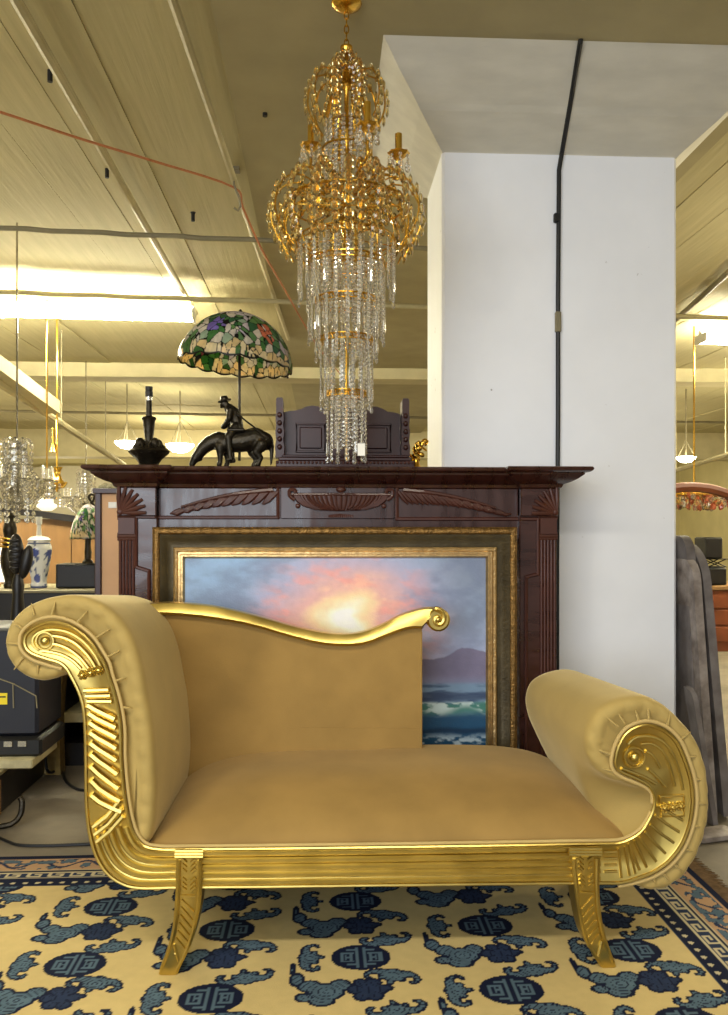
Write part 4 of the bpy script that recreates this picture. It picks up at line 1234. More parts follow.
# stem with turned knops, rings and spokes
mb.lathe([(0, cz_(460)), (.004, cz_(460)), (.004, cz_(240)), (.010, cz_(238)), (.022, cz_(228)), (.030, cz_(222)), (.012, cz_(214)), (.010, cz_(200)), (.022, cz_(192)), (.012, cz_(184)), (.009, cz_(150)), (.012, cz_(140)), (.030, cz_(132)), (.020, cz_(124)), (.008, cz_(118)), (.008, cz_(92)), (.020, cz_(86)), (.014, cz_(76)), (.006, cz_(70)), (.006, cz_(50)), (0, cz_(50))], (XC, YC_, 0), 20)
TIERS = [(48, 240, 302, 26), (38, 262, 338, 22), (31, 300, 358, 18), (26, 338, 407, 16), (19.5, 392, 459, 14)]
for r, v0, v1, n in TIERS:
    rr = px(r); z = cz_(v0)
    mb.tube(ringp(rr, z), .0035, 6, closed=True); mb.tube(ringp(rr, z-.018), .0022, 6, closed=True)
    for k in range(40):
        a = 2*PI*k/40
        mb.tube([(XC+rr*math.cos(a), YC_+rr*math.sin(a), z), (XC+rr*math.cos(a+.08), YC_+rr*math.sin(a+.08), z-.018)], .0018, 4)
    for k in range(5):
        a = 2*PI*k/5+.3
        mb.tube([(XC+.004*math.cos(a), YC_+.004*math.sin(a), z+.005), (XC+rr*math.cos(a), YC_+rr*math.sin(a), z)], .0025, 5)
for r, v in ((20, 186), (16, 124), (60, 205), (24, 150)):
    mb.tube(ringp(px(r), cz_(v)), .004, 6, closed=True)
    for k in range(6):
        a = 2*PI*k/6
        mb.tube([(XC, YC_, cz_(v)), (XC+px(r)*math.cos(a), YC_+px(r)*math.sin(a), cz_(v))], .003, 5)
mb.build('frame', M_brass, ch)
mb = MB(); mb.lathe([(0, cz_(47)), (.022, cz_(47)), (.022, cz_(50)), (.012, cz_(54)), (0, cz_(54))], (XC, YC_, 0), 16)
# chain to the ceiling
z = cz_(48); k = 0
while z < ZC-.05:
    a = (k % 2)*PI/2
    mb.tube([Vector((XC+.008*math.cos(t)*math.cos(a), YC_+.008*math.cos(t)*math.sin(a), z+.016+.016*math.sin(t))) for t in [2*PI*i/12 for i in range(12)]], .0025, 5, closed=True)
    z += .025; k += 1
mb.lathe([(0, ZC-.06), (.02, ZC-.06), (.05, ZC-.045), (.055, ZC-.036), (0, ZC-.036)], (XC, YC_, 0), 20)
mb.build('chain', M_brass, ch)

# crystal strand meshes, one per length; each strand is its own part
def strand_mesh(L, r, prism=0.0):
    mb = MB(); z = 0
    tail = prism
    while z > -(L-tail-r):
        mb.bead((0, 0, z-r), r, .5, 0); z -= 2*r*.97
    if prism:
        n = 6
        ring = lambda q, zz: [Vector((q*math.cos(2*PI*k/n), q*math.sin(2*PI*k/n), zz)) for k in range(n)]
        mb.loft([ring(.001, z), ring(r*.55, z-.012), ring(r*.7, z-prism*.8), ring(.0008, z-prism)])
    else:
        mb.bead((0, 0, z-r*1.2), r*1.15, .55, 0, tall=1.35)
    return mb
strand_cache = {}
def strand(x, y, z, L, r, ang, prism=0, name='crystal_strand', m=M_crystal):
    key = (round(L, 4), r, prism, m.name)
    if key not in strand_cache:
        o = strand_mesh(L, r, prism).build(name, m, None, flat=True); me = o.data
        # undo the origin shift of lone meshes: top of the strand is the origin
        co = np.empty(len(me.vertices)*3); me.vertices.foreach_get('co', co); co = co.reshape(-1, 3)
        co += np.array(o.location); me.vertices.foreach_set('co', co.ravel()); me.update()
        strand_cache[key] = me
    else:
        o = bpy.data.objects.new(name, strand_cache[key]); COL.objects.link(o)
    o.parent = ch; o.location = Vector((x, y, z))-ch.location; o.rotation_euler = (0, 0, ang)
    return o
rs = random.Random(11)
for ti, (r, v0, v1, n) in enumerate(TIERS):
    for k in range(n):
        a = 2*PI*(k+.5)/n
        pr = .06 if k % 2 else 0
        strand(XC+px(r)*math.cos(a), YC_+px(r)*math.sin(a), cz_(v0)-.02, cz_(v0)-cz_(v1)-.02-(0.012 if k % 2 else 0), .0078, a, pr)
# inner falls of finer crystals as one dense filling (uncountable)
mb = MB()
for ti, (r, v0, v1, n) in enumerate(TIERS):
    for k in range(int(n*.7)):
        a = 2*PI*k/(n*.7); q = px(r)*.72
        z = cz_(v0)-.005; zend = cz_(v1)+.035
        while z > zend:
            mb.bead((XC+q*math.cos(a), YC_+q*math.sin(a), z), .0065, .55, a+.5*rs.random(), n=6); z -= .0135
for k in range(18):      # upper column falls
    a = 2*PI*k/18
    z = cz_(124)
    while z > cz_(186):
        mb.bead((XC+px(21)*math.cos(a), YC_+px(21)*math.sin(a), z), .0085, .55, a, n=8); z -= .0168
fill = mb.build('crystal_filling', M_crystal, ch, flat=True); fill['kind'] = 'stuff'

def oval(mb, c, w, hgt_, ax):
    """large oval amber drop"""
    d = Vector((math.cos(ax), math.sin(ax), 0)); e = Vector((-math.sin(ax), math.cos(ax), 0)); n = 10
    def rg(s, o): return [vec(c)+e*(w*s*math.cos(2*PI*k/n))+UP*(hgt_*s*math.sin(2*PI*k/n))+d*o for k in range(n)]
    mb.loft([rg(.5, -w*.38), rg(1, 0), rg(.5, w*.38)])
n_drops = 0
stuff_mb = MB()
drop_cache = {}
def garlands(n, curve, drop_w, drop_h, ph=0, single=True):
    """gilt arms hung with a row of amber drops; the drops that show are parts of their arm"""
    global n_drops
    for k in range(n):
        a = 2*PI*(k+ph)/n
        pts = [Vector((XC+px(r)*math.cos(a), YC_+px(r)*math.sin(a), cz_(v))) for r, v in cr(curve, 8)]
        mb = MB(); mb.tube(pts, .0036, 6)
        arm = mb.build('garland_arm', M_brass_bright, ch)
        acc = drop_h*.6; last = pts[0]; dirn = Vector((math.cos(a), math.sin(a), 0))
        for p in pts[1:]:
            acc += (p-last).length; last = p
            if acc < drop_h*1.55: continue
            acc = 0
            c = p+dirn*.011+UP*(-.004)
            if single and n_drops < 100 and math.sin(a) < .35:
                n_drops += 1
                key = (drop_w, drop_h)
                if key not in drop_cache:
                    m_ = MB(); oval(m_, (0, 0, 0), drop_w, drop_h, 0)
                    o = m_.build('amber_drop', M_amber, None, flat=True); o.data.transform(Matrix.Translation(o.location)); drop_cache[key] = o.data
                else:
                    o = bpy.data.objects.new('amber_drop', drop_cache[key]); COL.objects.link(o)
                o.parent = arm; o.location = c-ch.location; o.rotation_euler = (0, 0, a)
            else: oval(stuff_mb, c, drop_w, drop_h, a)
garlands(16, [(28, 192), (46, 184), (62, 187), (72, 201), (75, 218), (71, 233), (63, 246), (58, 256)], .0165, .0225)
garlands(10, [(6, 66), (16, 74), (30, 78), (37, 90), (38.5, 105), (35, 118), (29, 128)], .0145, .020)
garlands(16, [(26, 202), (44, 198), (57, 206), (62, 222), (60, 238), (54, 248)], .0155, .021, .5, False)
garlands(8, [(4, 54), (8, 58), (15, 70), (17, 84), (16, 96), (19, 108), (22, 120)], .012, .017, .5, False)
f = stuff_mb.build('amber_filling', M_amber, ch, flat=True); f['kind'] = 'stuff'
# candle arms
def candle_arm(a, R, vtop, vcup, vbase):
    mb = MB()
    pts = [(14, 190), (R*.45, 186), (R*.75, 180), (R*.98, vbase+14), (R, vbase+4), (R, vcup)]
    mb.tube([Vector((XC+px(r)*math.cos(a), YC_+px(r)*math.sin(a), cz_(v))) for r, v in cr(pts, 5)], .0055, 8)
    cx_, cy_ = XC+px(R)*math.cos(a), YC_+px(R)*math.sin(a)
    # scroll
    mb.tube([Vector((XC+px(R*.62+7*math.cos(t)*(1-t/14))*math.cos(a), YC_+px(R*.62+7*math.cos(t)*(1-t/14))*math.sin(a), cz_(176)+px(6*math.sin(t)*(1-t/14)))) for t in [i*.45 for i in range(20)]], .004, 6)
    mb.lathe([(0, cz_(vcup+7)), (.007, cz_(vcup+7)), (.009, cz_(vcup+3)), (.020, cz_(vcup)), (.034, cz_(vcup-3)), (.038, cz_(vcup-4.5)), (.033, cz_(vcup-4)), (.012, cz_(vcup-2)), (.012, cz_(vcup-6)), (0, cz_(vcup-6))], (cx_, cy_, 0), 24, fn=lambda q, z: 1+.07*math.cos(q*8))
    arm = mb.build('candle_arm', M_brass, ch)
    mb = MB(); mb.lathe([(0, cz_(vcup-5)), (.0125, cz_(vcup-5)), (.0125, cz_(vtop)), (.010, cz_(vtop-.6)), (0, cz_(vtop-.6))], (cx_, cy_, 0), 16)
    mb.build('candle_tube', M_brass_bright, arm)
    for k in range(7):
        mb = MB(); b_ = 2*PI*k/7+.3
        q = Vector((cx_+.035*math.cos(b_), cy_+.035*math.sin(b_), cz_(vcup-3)))
        mb.bead(q+UP*-.012, .007, .5, b_); mb.bead(q+UP*-.026, .007, .5, b_+.6); mb.ell(q+UP*-.046, (.0105, .0105, .012), 10, 7)
        mb.build('drop_string', M_crystal, arm, flat=True)
def ang_of(u, R, near=True):
    s = max(-1, min(1, (u-346.5)/R)); a = math.acos(s)
    return -a if near else a
candle_arm(ang_of(310.5, 52, False)+0, 52, 108, 133, 145)
candle_arm(ang_of(365, 50, True)+0, 50, 126, 152, 162)
candle_arm(ang_of(397, 54, True)+0, 54, 142, 165, 172)
candle_arm(ang_of(342, 52, False), 52, 108, 133, 145)
candle_arm(ang_of(372, 52, False), 52, 128, 152, 160)
# price tag
mb = MB(); t0 = Vector((P(361, 440, YCH-.06).x, YCH-.062, P(361, 440, YCH-.06).z))
mb.bbox((t0.x-.012, t0.y, t0.z-.055), (t0.x+.014, t0.y+.0012, t0.z-.012), .0005)
mb.tube([t0+Vector((0, .001, -.014)), t0+Vector((.002, .003, .02))], .0008, 4)
tag(mb.build('price_tag', M_tag), 'blank white paper price tag tied to the lowest crystal tier of the chandelier', 'tag')

# ------------------------------------------------------------------ behind, left
def bx(name, lo, hi, m, label=None, cat=None, b=.004, parent=None):
    mb = MB(); mb.bbox(lo, hi, b); o = mb.build(name, m, parent)
    if label: tag(o, label, cat)
    return o
# cabinet with peach panel just behind the mantel's left edge
Yk = 4.1
a, b = P(94.5, 489, Yk), P(170, 489, Yk)
cab = thing('tall_cabinet', 'dark red wooden cabinet end with a peach panel, seen left of the mantelpiece', 'cabinet', ((a.x+b.x)/2, Yk+.2, 0))
mb = MB(); zt = a.z
mb.bbox((a.x, Yk, 0), (P(101, 489, Yk).x, Yk+.45, zt), .004); mb.bbox((b.x-.04, Yk, 0), (b.x, Yk+.45, zt), .004); mb.bbox((a.x-.008, Yk-.01, zt-.022), (b.x+.008, Yk+.46, zt+.004), .003); mb.bbox((a.x, Yk+.42, .0), (b.x, Yk+.45, zt), .003)
mb.build('carcass', M_redwood, cab)
mb = MB(); mb.bbox((P(101, 489, Yk).x, Yk+.012, .05), (b.x-.04, Yk+.03, zt-.022), .002); mb.build('panel', M_peach, cab)
mb = MB()
for k in range(9):
    p = P(101+k*2.2, 486.5+1.2*math.sin(k*1.9), Yk+.04); mb.ell((p.x, Yk+.04, zt+.012+.005*(k % 3)), (.014, .012, .012), 8, 6)
mb.build('shell_cresting', M_creamtop, cab)
mb = MB(); p = P(112, 505, Yk); mb.bbox((p.x-.02, Yk+.008, p.z-.015), (p.x+.02, Yk+.0119, p.z+.015), .001); mb.build('card_label', M_tag, cab)

# long black sideboard with lamps
Yt = 6.0
x0, x1 = P(-110, 590, Yt).x, P(103, 590, Yt).x; zt6 = P(50, 590, Yt).z
sb = thing('sideboard', 'long black sideboard with a pale top edge behind the scroll arm of the chaise longue', 'sideboard', ((x0+x1)/2, Yt+.35, 0))
bx('carcass', (x0, Yt+.02, .06), (x1, Yt+.68, zt6-.02), M_darkwood, parent=sb)
bx('top', (x0-.02, Yt-.01, zt6-.022), (x1+.02, Yt+.72, zt6), M_conduit_d, parent=sb)
bx('plinth', (x0+.03, Yt+.05, 0), (x1-.03, Yt+.66, .06), M_darkwood, parent=sb)
Yv = 6.25
def zof(v, Y): return P(50, v, Y).z
zS = zt6+.001
vs_ = Yv/F
# blue and white vase lamp
c = P(39, 590, Yv)
vl = thing('vase_lamp', 'blue and white porcelain vase lamp without a shade on the black sideboard', 'lamp', (c.x, Yv, zS))
hv = lambda v: zS+(589.5-v)*vs_
prof = cr([(7.5, 589.5), (8, 587), (7.2, 583), (8.6, 575), (10.4, 565), (12, 555), (12, 550), (10.8, 546.5), (10.2, 545), (10, 543.5)], 6)
NA = 48
mb = MB(); vs, cs, fs = [], [], []
for r, v in prof:
    for k in range(NA):
        a = 2*PI*k/NA
        vs.append((c.x+r*vs_*math.cos(a), Yv+r*vs_*math.sin(a), hv(v)))
        blue = (fbm(np.array(a*3.2+5), np.array(v/5.2), 7) > .60) or (545.5 < v < 546.8) or v > 588
        n2 = fbm(np.array(a*7.), np.array(v/2.5), 9)
        d1 = min(abs(((a+PI/2+.3) % (2*PI))-.0), abs(((a+PI/2+.3) % (2*PI))-2*PI))
        bl = any(((((a-ca+PI) % (2*PI))-PI)*11)**2+(v-cv)**2 < 17*(.6+.9*n2) for ca, cv in ((-PI/2-.05, 555), (-PI/2+.1, 580), (-.3, 556), (-2.9, 572), (.9, 570)))
        cs.append(rgb(70, 84, 150)[:3] if bl else (rgb(92, 104, 140)[:3] if blue else rgb(226, 226, 220)[:3]))
R_ = len(prof)
for j in range(R_-1):
    for k in range(NA): fs.append((j*NA+k, j*NA+(k+1) % NA, (j+1)*NA+(k+1) % NA, (j+1)*NA+k))
fs.append(tuple(range(NA))[::-1]); fs.append(tuple((R_-1)*NA+k for k in range(NA)))
mb.add(vs, fs, cs); mb.build('vase', M_china, vl)
mb = MB(); mb.lathe([(0, hv(543.6)), (10.8*vs_, hv(543.6)), (11*vs_, hv(542.5)), (8*vs_, hv(540)), (3, hv(539)) if False else (3*vs_, hv(539)), (0, hv(538.5))], (c.x, Yv, 0), 28); mb.build('lid', M_white, vl)
mb = MB(); mb.lathe([(0, hv(539)), (2.6*vs_, hv(539)), (2*vs_, hv(532)), (2*vs_, hv(528)), (2.9*vs_, hv(527.5)), (2.9*vs_, hv(520)), (1.9*vs_, hv(520)), (0, hv(521))], (c.x, Yv, 0), 16); mb.build('lamp_holder', M_white, vl)
# black loudspeaker box and small leaded lamp
p0, p1 = P(59, 590, Yv), P(100, 590, Yv)
spk = thing('speaker_box', 'low black box on the sideboard under the small leaded lamp', 'box', ((p0.x+p1.x)/2, Yv, zS))
bx('case', (p0.x, Yv-.08, zS), (p1.x, Yv+.14, hv(566)), M_black, parent=spk, b=.008)
bx('grille', (p0.x+.015, Yv-.084, zS+.012), (p1.x-.015, Yv-.079, hv(568)), M_darkwood, parent=spk, b=.002)
zK = hv(566)+.001
c = P(88, 560, Yv+.02)
sl = thing('leaded_lamp', 'small green and white leaded-glass lamp standing on the low black box', 'lamp', (c.x, Yv+.02, zK))
mb = MB(); mb.lathe([(0, zK), (5*vs_, zK), (5*vs_, zK+.015), (3*vs_, zK+.03), (3.4*vs_, hv(555)), (2.6*vs_, hv(548)), (3*vs_, hv(540)), (0, hv(538))], (c.x, Yv+.02, 0), 16, fn=lambda a, z: 1+.12*math.cos(5*a+z*40)); mb.build('base', M_bronze, sl)
shade('lamp_shade', Vector((c.x+.01, Yv+.02, hv(507))), 19*vs_, 34*vs_, Matrix.Rotation(.0, 3, 'Y'), M_stain2, sl, NA=120, NT=40, seedn=9, cone=.72)
mb = MB(); q = [(c.x+px_*vs_, Yv+.01, hv(v)) for px_, v in ((3, 507), (6, 503), (6.5, 499), (3, 498), (1, 501), (3.5, 505), (8, 512))]
mb.tube(cr(q, 5), .009, 8); mb.build('finial', M_bronze, sl)
# black carved stand with two rounded lobes
Yb_ = 4.7; bs_ = Yb_/F
c = P(16, 590, Yb_)
fl = thing('carved_stand', 'black carved wooden stand with two rounded lobes, left of the porcelain vase lamp', 'stand', (c.x, Yb_, 0))
def bz_(u, v): p = P(u, v, Yb_); return p
mb = MB()
A_, B_ = bz_(16, 554), bz_(26, 562)
mb.ell(A_, (7.5*bs_, .030, 20*bs_), 18, 12); mb.ell(B_, (6*bs_, .028, 17*bs_), 18, 12, rot=Matrix.Rotation(.22, 3, 'Y'))
for k in range(6):
    mb.ell(A_+Vector((0, -.028, (k-2.5)*.03)), (.028, .010, .010), 10, 6); 
mb.build('lobes', M_darkwood, fl)
mb = MB(); zb_ = bz_(17, 585).z
mb.lathe([(0, 0), (.16, 0), (.16, .03), (.06, .06), (.045, .12), (.035, .4), (.04, zb_-.2), (.028, zb_-.05), (.034, zb_), (.020, zb_+.06), (0, zb_+.06)], (bz_(18, 585).x, Yb_, 0), 18); mb.build('post', M_darkwood, fl)
# greenish urn pillar behind it
c = P(10, 590, 6.2); us = 6.2/F
ur = thing('urn_lamp', 'dark bronze urn lamp with gold rings behind the black carved stand', 'lamp', (c.x, 6.2, zS))
hu = lambda v: zS+(589.5-v)*us
mb = MB(); mb.lathe(cr([(5.5, 589.5), (6, 586), (5, 582), (8, 570), (9, 560), (7, 548), (5.5, 540), (6.5, 532), (5, 524), (6, 518), (4, 514)], 4), (c.x, 6.2, 0), 24) if False else mb.lathe([(r*us, hu(v)) for r, v in [(0, 589.5)]+cr([(5.5, 589.5), (6, 586), (5, 582), (8, 570), (9, 560), (7, 548), (5.5, 540), (6.5, 532), (5, 524), (6, 518), (4, 514)], 4)+[(0, 514)]], (c.x, 6.2, 0), 24)
mb.build('urn', M_bronze, ur)
mb = MB()
for v in (541, 545, 549): mb.tube([(c.x+7.6*us*math.cos(t), 6.2+7.6*us*math.sin(t), hu(v)) for t in [2*PI*k/24 for k in range(24)]], .008, 6, closed=True)
mb.build('gold_rings', M_brass, ur)
# white lampshade at the frame's left edge
c = P(-6, 590, 6.35); ws = 6.35/F
wl = thing('shaded_lamp', 'table lamp with a lit white shade at the left edge of the picture', 'lamp', (c.x, 6.35, zS))
mb = MB(); mb.lathe([(0, zS), (6*ws, zS), (6*ws, zS+.02), (2*ws, zS+.04), (2*ws, zS+6*ws), (0, zS+6*ws)], (c.x, 6.35, 0), 18); mb.build('base', M_brass, wl)
mb = MB(); mb.lathe([(14*ws, zS+5*ws), (9*ws, zS+38*ws), (8.7*ws, zS+38*ws), (13.7*ws, zS+5*ws)], (c.x, 6.35, 0), 28); mb.build('lamp_shade', mat('lit_shade', rgb(240, 234, 214), rough=.8, var=.02, emit=(1, .95, .82, 1), estr=1.1), wl)
# tan board partition and the dark plank on top
Yp = 8.0
mb = MB(); a, b = P(-60, 522, Yp), P(104, 522, Yp)
pt = thing('board_partition', 'tan wooden board partition behind the sideboard lamps', 'partition', ((a.x+b.x)/2, Yp, 0))
n = 5
mb = MB()
for k in range(n):
    xa_, xb_ = a.x+(b.x-a.x)*k/n, a.x+(b.x-a.x)*(k+1)/n
    mb.bbox((xa_+.003, Yp, 0), (xb_-.003, Yp+.03, P(50, 519, Yp).z), .003)
mb.build('boards', M_panel, pt)
mb = MB(); q0, q1, q2 = P(-60, 505, Yp-.05), P(30, 513, Yp-.05), P(104, 523, Yp-.05)
for aa, bb in ((q0, q1), (q1, q2)):
    mb.loft([[aa+Vector((0, 0, -.03)), aa+Vector((0, .2, -.03)), aa+Vector((0, .2, .03)), aa+Vector((0, 0, .03))], [bb+Vector((0, 0, -.03)), bb+Vector((0, .2, -.03)), bb+Vector((0, .2, .03)), bb+Vector((0, 0, .03))]])
mb.build('cap_rail', M_darkwood, pt)

# hanging things on the left
def small_chandelier(u, v, Y, rpx, hpx, label, vtop):
    s = Y/F; c = P(u, v, Y)
    t = thing('crystal_chandelier', label, 'chandelier', (c.x, Y, c.z-hpx*s))
    zb = lambda q: c.z + q*s          # q px above centre
    mb = MB()
    mb.lathe([(0, zb(-hpx*.9)), (.02, zb(-hpx*.9)), (.05, zb(-hpx*.72)), (.03, zb(-hpx*.5)), (.06, zb(-hpx*.3)), (.02, zb(-.1*hpx)), (.03, zb(.3*hpx)), (.015, zb(.8*hpx)), (.03, zb(hpx)), (0, zb(hpx))], (c.x, Y, 0), 14)
    mb.tube([(c.x, Y, zb(hpx)), (c.x, Y, ZC)], .006, 6)
    mb.build('stem', M_steel, t)
    rs = random.Random(int(u*7+v))
    n = 10
    for k in range(n):
        a = 2*PI*k/n+.2; R = rpx*s
        mb = MB()
        pt_ = [(0, -.55*hpx), (.35, -.72*hpx), (.7, -.5*hpx), (.92, -.25*hpx), (.92, -.12*hpx)]
        mb.tube([(c.x+R*q*math.cos(a), Y+R*q*math.sin(a), zb(w)) for q, w in cr(pt_, 4)], .010, 6)
        cx_, cy_ = c.x+R*.92*math.cos(a), Y+R*.92*math.sin(a)
        mb.lathe([(0, zb(-.14*hpx)), (.045, zb(-.08*hpx)), (.05, zb(-.05*hpx)), (.012, zb(-.05*hpx)), (.012, zb(.30*hpx)), (0, zb(.33*hpx))], (cx_, cy_, 0), 10)
        arm = mb.build('glass_arm', M_crystal, t)
        for j in range(4):
            mb = MB(); b_ = a+j*PI/2
            z = zb(-.08*hpx)
            for q in range(3):
                mb.bead((cx_+.045*math.cos(b_), cy_+.045*math.sin(b_), z-.025), .017, .5, b_); z -= .034
            mb.build('drop_string', M_crystal, arm, flat=True)
    mb = MB()
    for k in range(14):
        a = 2*PI*k/14; z = zb(.95*hpx)
        R = rpx*s
        L = 12
        for q in range(L):
            f_ = q/(L-1)
            rr_ = R*(.22+.62*f_**1.5); 
            mb.bead((c.x+rr_*math.cos(a), Y+rr_*math.sin(a), zb(hpx*(.85-1.05*f_-.18*math.sin(f_*PI)))), .018, .5, a, n=6)
    for k in range(9):
        a = 2*PI*k/9
        mb.tube(cr([(c.x, Y, zb(.7*hpx)), (c.x+.12*rpx*s*math.cos(a)*2, Y+.24*rpx*s*math.sin(a), zb(1.05*hpx)), (c.x+.40*rpx*s*math.cos(a), Y+.40*rpx*s*math.sin(a), zb(.92*hpx))], 4), .012, 6)
        for q in range(5): mb.bead((c.x+.40*rpx*s*math.cos(a), Y+.40*rpx*s*math.sin(a), zb(.86*hpx)-q*.045), .02, .5, a, n=6)
    for k in range(10):
        a = 2*PI*k/10
        for q in range(4): mb.bead((c.x+rpx*s*.45*math.cos(a), Y+rpx*s*.45*math.sin(a), zb(-.62*hpx)-q*.04), .02, .5, a, n=6)
    f = mb.build('crystal_falls', M_crystal, t, flat=True); f['kind'] = 'stuff'
small_chandelier(17, 478, 5.25, 35, 36, 'large clear crystal chandelier hanging at far left above the sideboard', 420)
small_chandelier(86, 496, 9.5, 22, 24, 'smaller clear crystal chandelier hanging just left of the tall cabinet', 460)
# brass hanging fixture
Yx = 7.6; s = Yx/F; c = P(57, 470, Yx)
bf = thing('brass_lantern', 'yellow brass hanging fixture between the two clear crystal chandeliers', 'lamp', (c.x, Yx, P(57, 492, Yx).z))
zx = lambda v: P(57, v, Yx).z
mb = MB(); mb.tube([(c.x, Yx, zx(468)), (c.x, Yx, ZC)], .008, 6)
mb.lathe([(0, zx(452)), (.04, zx(452)), (.012, zx(443)), (.012, zx(428)), (0, zx(428))], (c.x-3.5*s, Yx, 0), 12); mb.build('chain_rod', M_brass_bright, bf)
mb = MB(); mb.lathe([(0, zx(492)), (.02, zx(492)), (.035, zx(487)), (.08, zx(484)), (.05, zx(480)), (.03, zx(474)), (.035, zx(470)), (.05, zx(467)), (0, zx(467))], (c.x, Yx, 0), 18)
for k in range(5):
    a = 2*PI*k/5; mb.tube(cr([(c.x, Yx, zx(483)), (c.x+.05*math.cos(a), Yx+.05*math.sin(a), zx(487)), (c.x+.085*math.cos(a), Yx+.085*math.sin(a), zx(482))], 4), .012, 6)
mb.build('body', M_brass_bright, bf)
# opal pendant
Yx = 7.0; s = Yx/F; c = P(47, 503, Yx); zx = lambda v: P(47, v, Yx).z
ob = thing('opal_pendant', 'small white opal glass pendant lamp below the brass hanging fixture', 'lamp', (c.x, Yx, zx(511)))
mb = MB(); mb.lathe([(0, zx(511)), (5*s, zx(510.5)), (9.5*s, zx(507)), (9*s, zx(504.5)), (6*s, zx(503)), (6*s, zx(499)), (0, zx(499))], (c.x, Yx, 0), 24); mb.build('glass_bowl', M_opal, ob)
mb = MB(); mb.lathe([(0, zx(499)), (9.5*s, zx(499)), (9.5*s, zx(497)), (6*s, zx(496)), (1*s, zx(494)), (0, zx(494))], (c.x, Yx, 0), 24); mb.tube([(c.x, Yx, zx(494)), (c.x, Yx, ZC)], .006, 6); mb.build('gallery', M_brass, ob)

# ------------------------------------------------------------------ lit fittings
def tube_light(name, a, b, label, r=.03):
    a, b = vec(a), vec(b); t = thing(name, label, 'light', ((a+b)/2))
    side = (b-a).cross(UP).normalized()*.07
    for sg in (-1, 1): mb = MB(); mb.tube([a+side*sg, b+side*sg], r*.7, 12); mb.build('tube', M_tube, t)
    mb = MB(); d = (b-a).normalized(); n = Vector((-d.y, d.x, 0))*.022
    mb.loft([[p+n+UP*.045, p-n+UP*.045, p-n+UP*.085, p+n+UP*.088] for p in (a-d*.02, b+d*.02)])
    for p in (a-d*.012, b+d*.012): mb.loft([[p+s1*.10+UP*.05, p-s1*.10+UP*.05, p-s1*.10-UP*.03, p+s1*.10-UP*.03] for s1, p in ((side.normalized(), p-d*.008), (side.normalized(), p+d*.008))])
    for q in (a+d*.25, b-d*.25): mb.tube([q+UP*.08, (q.x, q.y, ZC+.02)], .008, 6)
    mb.build('batten', M_white, t)
zT = ZC-.18
pr, pl = PZ(192, 317, zT), PZ(0, 312, zT)
dv = (pr-pl).normalized()
tube_light('tube_light', pr-dv*1.5, pr, 'long bright tube light on the ceiling left of the leaded lamp')
tube_light('tube_light', pr-dv*3.3, pr-dv*1.62, 'bright tube light on the ceiling at the left edge of the picture')
pr2 = PZ(702, 340, zT); 
tube_light('tube_light', pr2, pr2+dv*1.5, 'bright tube light on the ceiling at the right edge of the picture')
def bowl_lamp(u, v, Y, rpx, label):
    s = Y/F; c = P(u, v, Y); t = thing('bowl_lamp', label, 'lamp', (c.x, Y, c.z-rpx*.5*s))
    mb = MB(); mb.lathe([(0, c.z-rpx*.5*s), (rpx*.5*s, c.z-rpx*.42*s), (rpx*.9*s, c.z-rpx*.1*s), (rpx*s, c.z+rpx*.1*s), (rpx*.95*s, c.z+rpx*.12*s), (0, c.z+rpx*.05*s)], (c.x, Y, 0), 24); mb.build('glass_bowl', M_bowl, t)
    mb = MB(); mb.tube([(c.x, Y, c.z), (c.x, Y, ZC)], .008, 6)
    for k in range(3):
        a = 2*PI*k/3; mb.tube([(c.x+rpx*.97*s*math.cos(a), Y+rpx*.97*s*math.sin(a), c.z+rpx*.1*s), (c.x, Y, c.z+rpx*1.8*s)], .004, 5)
    mb.build('rod', M_conduit_d, t)
bowl_lamp(127, 443, 11.0, 12, 'lit opal bowl lamp hanging far back, left of the bronze lamp base')
bowl_lamp(180, 446, 11.5, 14, 'lit opal bowl lamp hanging far back, behind the grazing horse')
bowl_lamp(686, 458, 11.0, 10, 'lit opal bowl lamp hanging far back at the right of the pillar')
# slanting suspended strip with a box trunking
a, b = P(-40, 357, 5.6), P(124, 465, 11.0)
tr = thing('cable_tray', 'long cream suspended strip slanting away at upper left', 'cable tray', (a+b)/2)
mb = MB(); mb.tube([a, b], .035, 8); mb.build('strip', M_beam, tr)
a2, b2 = P(-40, 344, 5.6), P(49, 408, 7.4)
mb = MB(); n = Vector((.10, -.02, 0))
mb.loft([[p-n-UP*.05, p+n-UP*.05, p+n+UP*.06, p-n+UP*.06] for p in (a2, b2)]); mb.build('trunking', M_beam, tr)
mb = MB()
for t_ in (.1, .45, .8): q = a+(b-a)*t_; mb.tube([q, (q.x, q.y, ZC)], .006, 6)
mb.build('hanger_rod', M_conduit_d, tr)
# right-hand slanting conduit
p0, p1 = PZ(740, 262, ZC-.04), PZ(660, 334, ZC-.04)
run('conduit', [p0, p1], .022, M_conduit_d, 'grey conduit slanting across the ceiling right of the pillar', 'conduit')
a, b = P(740, 451, 8.5), P(664, 474, 11.5)
mb = MB(); mb.tube([a, b], .03, 8)
for t_ in (.15, .8): q = a+(b-a)*t_; mb.tube([q, (q.x, q.y, ZC+.01)], .006, 6)
tag(mb.build('suspended_strip', M_beam), 'cream suspended strip slanting down behind the right side of the pillar', 'strip')
